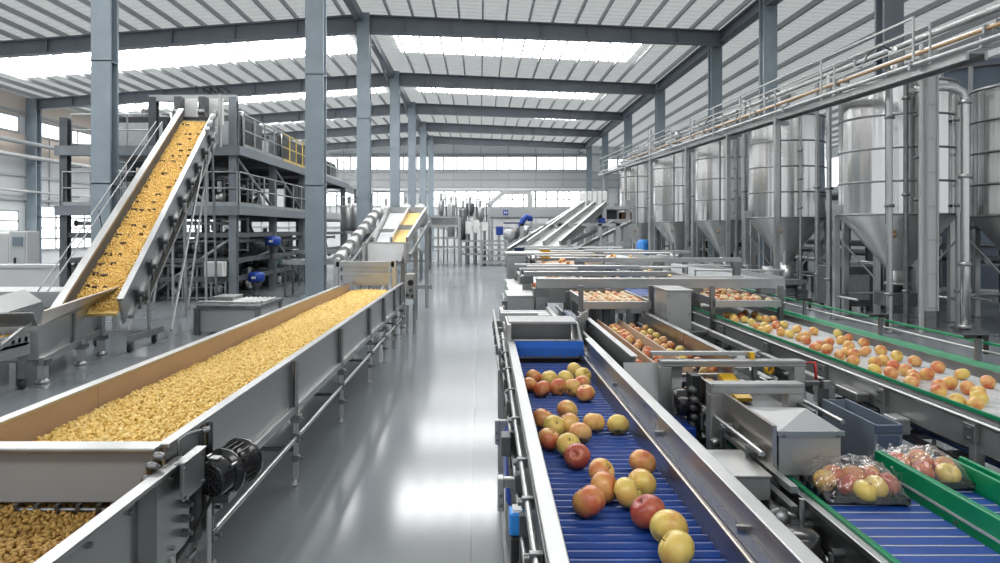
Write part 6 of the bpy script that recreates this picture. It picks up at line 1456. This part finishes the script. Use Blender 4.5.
for (x0, x1, y0, y1, z, l) in ((.62, 1.15, 7.8, 10, 1.452, 'apple on the pale lane just behind the longest gantry'), (.98, 1.85, 10.9, 13, 1.55, 'apple on the distant wooden-toned lane'), (1.4, 1.95, 7.9, 10, 1.432, 'apple on the blue-bedded lane behind the longest gantry'), (2.2, 2.8, 8.0, 11.8, 1.432, 'apple on the pale lane continuing the white-belt conveyor'), (2.4, 3.3, 12.8, 16.5, 1.532, 'apple on the distant pale lane beside the boxes')):
    for k in range(14): put_apple((rf.uniform(x0, x1), y0 + (y1 - y0) * (k + .5) / 14, z), rf.choice(['apple_peach', 'apple_yellow', 'apple_red']), l, l.replace('apple', 'apples', 1), .85, parts=False, small=True)
t = thing('hopper_box', 'tapered grey sheet-metal box at the far end of the aisle side', 'hopper', (XU(516, 11.5), 11.5, 0))
x0, x1 = XU(507, 11.4), XU(526, 11.4); z0, z1 = ZV(283, 11.4), ZV(255, 11.4)
MB().hexa([(x0 + .03, 11.4, z0), (x1 - .06, 11.4, z0), (x1 - .06, 12.2, z0), (x0 + .03, 12.2, z0), (x0, 11.4, z1), (x1, 11.4, z1), (x1, 12.3, z1), (x0, 12.3, z1)]).build('body', 'steel_satin', t, bevel=.01)
MB().box(x0 - .02, x1 + .3, 11.38, 12.4, z1, z1 + .03).build('lid', 'steel_light', t)
for (x, y) in ((x0 + .05, 11.45), (x1 - .1, 11.45), (x0 + .05, 12.1), (x1 - .1, 12.1)): MB().box(x - .03, x + .03, y - .03, y + .03, 0, z0).build('leg', 'steel', t)
for i, (x0, x1, y0, y1, z0, z1, mt, l) in enumerate(((.27, .52, 6.7, 7.3, 1.30, 1.46, 'steel_satin', 'steel cover box behind the infeed bed, beside the aisle'), (.33, .54, 7.8, 8.6, 1.22, 1.42, 'steel_satin', 'grey cover box between the infeed bed and the tapered box'), (.38, .7, 9.2, 10.4, 1.1, 1.36, 'galv', 'grey cover box in front of the tapered sheet-metal box'))):
    t = thing('cover_box', l, 'box', ((x0 + x1) / 2, (y0 + y1) / 2, 0)); MB().box(x0, x1, y0, y1, z0, z1).build('body', mt, t, bevel=.005); MB().box(x0 - .01, x1 + .01, y0 - .01, y1 + .01, z1, z1 + .012).build('lid', 'steel_light', t)
    for (x, y) in ((x0 + .04, y0 + .04), (x1 - .04, y0 + .04), (x0 + .04, y1 - .04), (x1 - .04, y1 - .04)): MB().box(x - .025, x + .025, y - .025, y + .025, 0, z0).build('leg', 'steel', t)
    MB().tube((x0 - .04, y0, z0 + .05), (x0 - .04, y1, z0 + .05), .014, 8).build('guide_rod', 'steel', t); MB().box(x0 - .05, x0, y0 + .2, y0 + .28, z0, z0 + .1).build('rod_bracket', 'steel_dark', t)
for i, (u, v, Y, mt, l) in enumerate(((545, 253, 13, 'yellow', 'yellow crate on the distant lane below the far incline'), (519, 252, 13.2, 'blue_lining', 'dark blue motor box on the distant lane'))):
    x, z = XU(u, Y), ZV(v, Y); t = thing('crate', l, 'crate', (x, Y, z - .1))
    MB().box(x - .09, x + .09, Y - .1, Y + .1, z - .09, z + .06).build('body', mt, t, bevel=.01); MB().box(x - .1, x + .1, Y - .11, Y + .11, z + .06, z + .085).build('lid', 'pale' if i == 0 else mt, t); MB().box(x - .04, x + .04, Y - .04, Y + .04, 0, z - .09).build('stand', 'steel_dark', t)

for i, (x0, x1, y0, y1, z0, z1, mt, l) in enumerate(((1.22, 1.34, 7.0, 7.9, 1.05, 1.44, 'dark_machine', 'dark drive box between the pale lane and the blue lane'), (2.02, 2.13, 7.7, 9.0, 1.0, 1.45, 'mid_machine', 'dark drive box beside the blue-bedded lane'), (2.95, 3.25, 8.4, 9.6, .9, 1.35, 'dark_machine', 'dark drive box right of the lanes behind the longest gantry'), (.62, .85, 10.5, 11.3, 1.0, 1.5, 'blue_lining', 'dark blue drive box before the distant wooden-toned lane'), (2.0, 2.25, 11.2, 12.4, 1.0, 1.56, 'dark_machine', 'dark drive box beside the distant wooden-toned lane'))):
    t = thing('drive_box', l, 'box', ((x0 + x1) / 2, (y0 + y1) / 2, 0)); MB().box(x0, x1, y0, y1, z0, z1).build('body', mt, t, bevel=.01); MB().box(x0 + .02, x1 - .02, y0 - .01, y0, z0 + .05, z1 - .05).build('door', 'mid_machine', t)
    for (x, y) in ((x0 + .02, y0 + .03), (x1 - .02, y0 + .03), (x0 + .02, y1 - .03), (x1 - .02, y1 - .03)): MB().box(x - .018, x + .018, y - .018, y + .018, 0, z0).build('leg', 'steel_dark', t)
# far inclined conveyors, right of the aisle
t = thing('far_incline', 'wide pale inclined conveyor in the distance before the silos', 'conveyor', (3, 24, 0))
A, B, C, D = W(527, 247, 22), W(560, 247, 22), W(606, 206, 27), W(584, 206, 27)
MB().plate([A, B, C, D], .15).build('slide', 'pale', t)
for s in (0, .5, 1): MB().beam(A.lerp(B, s) + Vector((0, 0, .12)), D.lerp(C, s) + Vector((0, 0, .12)), .07, .16).build('side_rail', 'steel_light' if s else 'steel', t)
for (u, du) in ((508, 48), (555, 40), (575, 38)):
    p, q = W(u, 250, 22.5), W(u + du + 18, 208 if u < 520 else 222, 26.5); MB().beam(p, q, .1, .12).build('stringer', 'steel_light', t)
for s in (.15, .55, .95):
    for p in (A.lerp(D, s), B.lerp(C, s)): MB().box(p.x - .07, p.x + .07, p.y - .07, p.y + .07, 0, p.z).build('leg', 'steel', t)
t = thing('far_platform', 'grey railed platform carrying the top of the far inclined conveyor', 'platform', (4.6, 27, 0))
x0, x1 = XU(590, 27), XU(622, 27)
for z in (ZV(219, 27), ZV(206, 27), ZV(243, 27)): MB().box(x0, x1 + .4, 27.25, 30, z - .12, z).build('deck', 'steel', t)
for x in (x0, (x0 + x1) / 2, x1 + .3):
    for y in (27.4, 29.8): MB().box(x - .08, x + .08, y - .08, y + .08, 0, ZV(200, 27)).build('post', 'steel_light' if x > 5 else 'steel', t)
MB().box(x0 + .2, x1 - .1, 27.5, 29, ZV(219, 27), ZV(210, 27)).build('machine_block', 'dark_machine', t)
MB().box(XU(587, 28), XU(607, 28), 28, 30, ZV(206, 28), ZV(191, 28)).build('white_hood', 'white_paint', t)
for k in range(5): MB().box(XU(587 + 5 * k, 28) - .02, XU(587 + 5 * k, 28) + .02, 27.97, 28.0, ZV(206, 28), ZV(191, 28)).build('hood_rib', 'girt', t)
MB().box(XU(601, 26.8) - .12, XU(601, 26.8) + .12, 26.6, 26.8, ZV(223, 26.8), ZV(218, 26.8)).build('blue_unit', 'blue_motor', t)
MB().box(XU(624, 27), XU(634, 27), 27.4, 28, ZV(221, 27), ZV(212, 27)).build('olive_box', 'stem_brown', t)
MB().box(XU(520, 24), XU(620, 24), 24.0, 24.12, ZV(226, 24), ZV(223.5, 24)).build('long_beam', 'steel', t); MB().box(XU(508, 24), XU(600, 24), 23.0, 23.12, ZV(249, 23), ZV(246, 23)).build('long_beam', 'steel_light', t)
for u in (522, 560, 600, 618): MB().box(XU(u, 24) - .07, XU(u, 24) + .07, 24, 24.12, 0, ZV(223.5, 24)).build('post', 'steel', t)

# ================================================================ far centre: packing machines behind the aisle
def stand(label, u0, u1, vtop, vbot, Y, dy, levels, mt='steel', name='machine_stand', tops=None):
    xa, xb = XU(u0, Y), XU(u1, Y); zt = ZV(vtop, Y)
    tt = thing(name, label, 'stand', ((xa + xb) / 2, Y + dy / 2, 0))
    n = max(1, int(round((xb - xa) / 2.4)))
    for k in range(n + 1):
        x = xa + (xb - xa) * k / n
        for y in (Y, Y + dy): MB().box(x - .06, x + .06, y - .06, y + .06, 0, zt).build('leg', mt, tt)
    for v in levels: z = ZV(v, Y); MB().box(xa, xb, Y - .07, Y - .0, z - .06, z + .06).build('rail', 'steel_satin', tt); MB().box(xa, xb, Y, Y + dy, z - .02, z + .02).build('shelf', 'mid_machine', tt)
    return tt
stand('steel stand right of the twin-lane incline with a deep top trough', 428, 459, 217, 262, 40, 2.2, (226, 238, 247), 'steel')
t = thing('top_trough', 'deep steel trough lying on the stand beside the twin-lane incline', 'trough', (XU(444, 40), 41, ZV(226, 40)))
x0, x1 = XU(431, 40), XU(457, 40); MB().hexa([(x0 + .1, 40.0, ZV(225.5, 40)), (x1 - .1, 40.0, ZV(225.5, 40)), (x1 - .1, 42.0, ZV(225.5, 40)), (x0 + .1, 42.0, ZV(225.5, 40)), (x0, 39.8, ZV(217, 40)), (x1, 39.8, ZV(217, 40)), (x1, 42.3, ZV(217, 40)), (x0, 42.3, ZV(217, 40))]).build('body', 'steel_satin', t); MB().box(x0 - .05, x1 + .05, 39.75, 39.82, ZV(218, 40), ZV(216, 40)).build('rim', 'steel_light', t)
stand('wide steel stand in the middle distance below the packing machines', 460, 482, 240, 265, 42, 2.0, (241, 247, 254), 'steel')
stand('steel stand with slatted shelves right of the middle stand', 481, 507, 240, 265, 41, 2.0, (241, 245, 250, 256, 262), 'steel')
for i, (u, v0, v1, w, Y, mt, l) in enumerate(((441, 200, 217, 6, 44, 'steel', 'slim steel filling head left of the far packing machines'), (451, 203, 238, 8, 46, 'steel_satin', 'steel column unit behind the deep trough'), (463, 207, 240, 8, 44, 'steel_dark', 'dark packing unit left of the white bins'), (470, 203, 216, 9, 45, 'mid_machine', 'dark mixing head above the white bins'), (480, 207, 222, 9, 45, 'steel_satin', 'rounded steel hopper above the white bins'))):
    x0, x1 = XU(u - w / 2, Y), XU(u + w / 2, Y); z0, z1 = ZV(v1, Y), ZV(v0, Y)
    t = thing('packing_unit', l, 'machine', ((x0 + x1) / 2, Y, 0))
    MB().lathe(((x0 + x1) / 2, Y, z0), [(0, 0), ((x1 - x0) * .3, 0), ((x1 - x0) * .5, (z1 - z0) * .4), ((x1 - x0) * .5, (z1 - z0) * .9), ((x1 - x0) * .4, z1 - z0), (0, z1 - z0)], 14).build('vessel', mt, t)
    for sx in (-1, 1): MB().box((x0 + x1) / 2 + sx * (x1 - x0) * .45 - .05, (x0 + x1) / 2 + sx * (x1 - x0) * .45 + .05, Y - .05, Y + .05, 0, z0 + .3 * (z1 - z0)).build('leg', 'steel', t)
    MB().tube(((x0 + x1) / 2, Y, z1), ((x0 + x1) / 2, Y, z1 + .4), .07, 8).build('spout', 'steel_light', t); MB().path([((x0 + x1) / 2, Y, z1 + .35), (x1 + .1, Y, z1 + .4), (x1 + .15, Y, z0)], .05, 8).build('pipe', 'steel', t)
for i, (u, v0, v1, Y) in enumerate(((468.5, 221, 234, 43), (476, 220, 233, 43.4), (485, 222, 231, 43.2))):
    x0, x1 = XU(u - 3.2, Y), XU(u + 3.2, Y); t = thing('white_bin', ['white bin left of three on the far packing line', 'white bin in the middle of three on the far packing line', 'white bin right of three on the far packing line'][i], 'bin', ((x0 + x1) / 2, Y, ZV(v1, Y)), 'white bins on the far packing line')
    MB().box(x0, x1, Y, Y + .5, ZV(v1, Y), ZV(v0, Y)).build('body', 'white_paint', t, bevel=.03); MB().box(x0 - .02, x1 + .02, Y - .02, Y + .52, ZV(v0, Y), ZV(v0, Y) + .04).build('lid', 'pale', t)
    MB().box((x0 + x1) / 2 - .06, (x0 + x1) / 2 + .06, Y + .2, Y + .3, 0, ZV(v1, Y)).build('stand', 'steel_dark', t)
Y = 48
t = thing('long_duct_machine', 'long grey machine housing with a blue square emblem across the back of the aisle', 'machine', (XU(540, Y), Y, 0))
MB().box(XU(490, Y), XU(592, Y), Y, Y + 1.2, ZV(217.5, Y), ZV(208, Y)).build('housing', 'girt', t, bevel=.02); MB().box(XU(490, Y), XU(592, Y), Y - .04, Y, ZV(218.5, Y), ZV(216.8, Y)).build('lower_trim', 'steel_dark', t)
lg = MB().box(XU(503.2, Y), XU(508.2, Y), Y - .03, Y, ZV(215.2, Y), ZV(210, Y)).build('emblem', 'blue_motor', t)
mb = MB(); cx, cz = XU(505.7, Y), ZV(212.6, Y)
for dx in (-.08, .08): mb.box(cx + dx - .02, cx + dx + .02, Y - .04, Y - .03, cz - .1, cz + .1)
mb.box(cx - .08, cx + .08, Y - .04, Y - .03, cz - .02, cz + .02); mb.build('emblem_mark', 'paper', lg)
for u in (492, 520, 550, 588): MB().box(XU(u, Y) - .1, XU(u, Y) + .1, Y + .1, Y + .3, 0, ZV(217, Y)).build('leg', 'steel', t)
MB().box(XU(494, Y), XU(530, Y), Y + .05, Y + .1, ZV(227, Y), ZV(218.5, Y)).build('white_panel', 'white_paint', t)
t = thing('overhead_duct', 'bent steel duct arching over the long grey machine housing', 'duct', (XU(515, 49), 50, 0))
mb = MB(); Y2 = 50
pts = [W(489, 205, Y2), W(496, 199, Y2), W(503, 193, Y2), W(507, 191.8, Y2)]
for a, c in zip(pts, pts[1:]): mb.beam(a, c, .4, .28)
mb.build('sloped_arm', 'steel', t); MB().box(XU(502, Y2), XU(531, Y2), Y2 - .15, Y2 + .15, ZV(194.5, Y2), ZV(191.3, Y2)).build('top_run', 'steel', t); MB().box(XU(527.5, Y2), XU(532.5, Y2), Y2 - .15, Y2 + .15, 0, ZV(194.5, Y2)).build('down_leg', 'pale', t)
MB().lathe(W(490, 204, Y2), [(0, -.15), (.22, -.15), (.22, .15), (0, .15)], 12, (0, 1, 0)).build('pivot', 'steel_light', t); MB().box(XU(489, Y2) - .06, XU(489, Y2) + .06, Y2 - .06, Y2 + .06, 0, ZV(206, Y2)).build('post', 'steel', t)
t = thing('blue_robot_arm', 'dark blue robot arm working at the right of the white panel', 'robot', (XU(522, 46), 46, 0)); Y3 = 46
mb = MB().path([W(521, 240, Y3), W(521, 226, Y3), W(523, 220, Y3), W(527, 216.5, Y3), W(530, 218, Y3), W(530.5, 221, Y3)], .2, 10); mb.build('arm', 'blue_motor', t)
MB().box(XU(503.5, Y3), XU(521, Y3), Y3 - .1, Y3 + .1, ZV(223.8, Y3), ZV(222.3, Y3)).build('beam', 'blue_lining', t); MB().box(XU(496, Y3), XU(503, Y3), Y3 - .2, Y3 + .3, ZV(235, Y3), ZV(226.5, Y3)).build('drive_box', 'blue_motor', t)
MB().lathe((XU(521, Y3), Y3, 0), [(0, 0), (.4, 0), (.35, .3), (.2, 1.7), (0, 1.75)], 14).build('pedestal', 'steel_satin', t); MB().box(XU(499, Y3) - .1, XU(499, Y3) + .1, Y3, Y3 + .15, 0, ZV(235, Y3)).build('leg', 'steel', t)
for i, (u, v, Y4, mt, l) in enumerate(((509, 236, 44, 'pale', 'small steel weigher under the blue beam'), (515, 233, 44.4, 'steel_dark', 'dark small unit right of the weigher'), (526, 232, 44.6, 'steel', 'steel cylinder unit beside the robot arm'), (533, 238, 43, 'steel_dark', 'dark unit at the foot of the far incline'))):
    x, z = XU(u, Y4), ZV(v, Y4); t = thing('weigher', l, 'machine', (x, Y4, 0))
    MB().lathe((x, Y4, z - .4), [(0, 0), (.16, 0), (.36, .3), (.36, .68), (.25, .8), (0, .84)], 12).build('bowl', mt, t); MB().box(x - .06, x + .06, Y4 - .06, Y4 + .06, 0, z - .39).build('stand', 'steel', t); MB().box(x - .3, x + .3, Y4 - .2, Y4 + .2, z - .56, z - .40).build('tray', 'steel_satin', t)
# back-row racks left of the aisle, under the ridge columns
for i, (u0, u1, Y, z, mt, l) in enumerate(((346, 372, 30, 2.0, 'steel_dark', 'dark rack behind the slanted row of pipe couplings'), (380, 402, 33, 2.0, 'steel', 'steel rack between the first two ridge columns'), (402, 428, 36, 2.2, 'steel_dark', 'dark rack behind the top of the twin-lane incline'))):
    vt = V0 - (z - CZ) * F / Y; stand(l, u0, u1, vt - 2, 250, Y, 1.5, (vt, V0 + F * 1.0 / Y, V0 + F * 1.6 / Y), mt)
for i, (u, Y, l) in enumerate(((349, 31.7, 'pale vessel on the rack behind the pipe couplings, left one'), (357, 31.7, 'pale vessel on the rack behind the pipe couplings, right one'), (386, 34, 'pale vessel on the rack between the first two ridge columns'), (405.5, 37, 'pale vessel on the dark rack behind the incline, left one'), (420, 37, 'pale vessel on the dark rack behind the incline, right one'))):
    x = XU(u, Y); z = 2.02 if Y < 36 else 2.22
    t = thing('vertical_vessel', l, 'vessel', (x, Y, z)); MB().lathe((x, Y, z), [(0, 0), (.3, .05), (.36, .2), (.36, 1.0), (.2, 1.25), (0, 1.3)], 16).build('shell', 'steel_satin', t); MB().tube((x, Y, z + 1.2), (x, Y, z + 1.6), .06, 8).build('nozzle', 'steel', t)
for i, (x0, x1, y, z, l) in enumerate(((-6.2, -3.4, 22, 1.1, 'roller deck right of the tall front column'), (-6.8, -3.6, 26, 1.3, 'roller deck behind the first ridge column'), (-4.6, -2.4, 29, 1.3, 'roller deck behind the twin-lane incline'))):
    roller_deck('roller_deck', l, x0, x1, y, y + .9, z, 9)
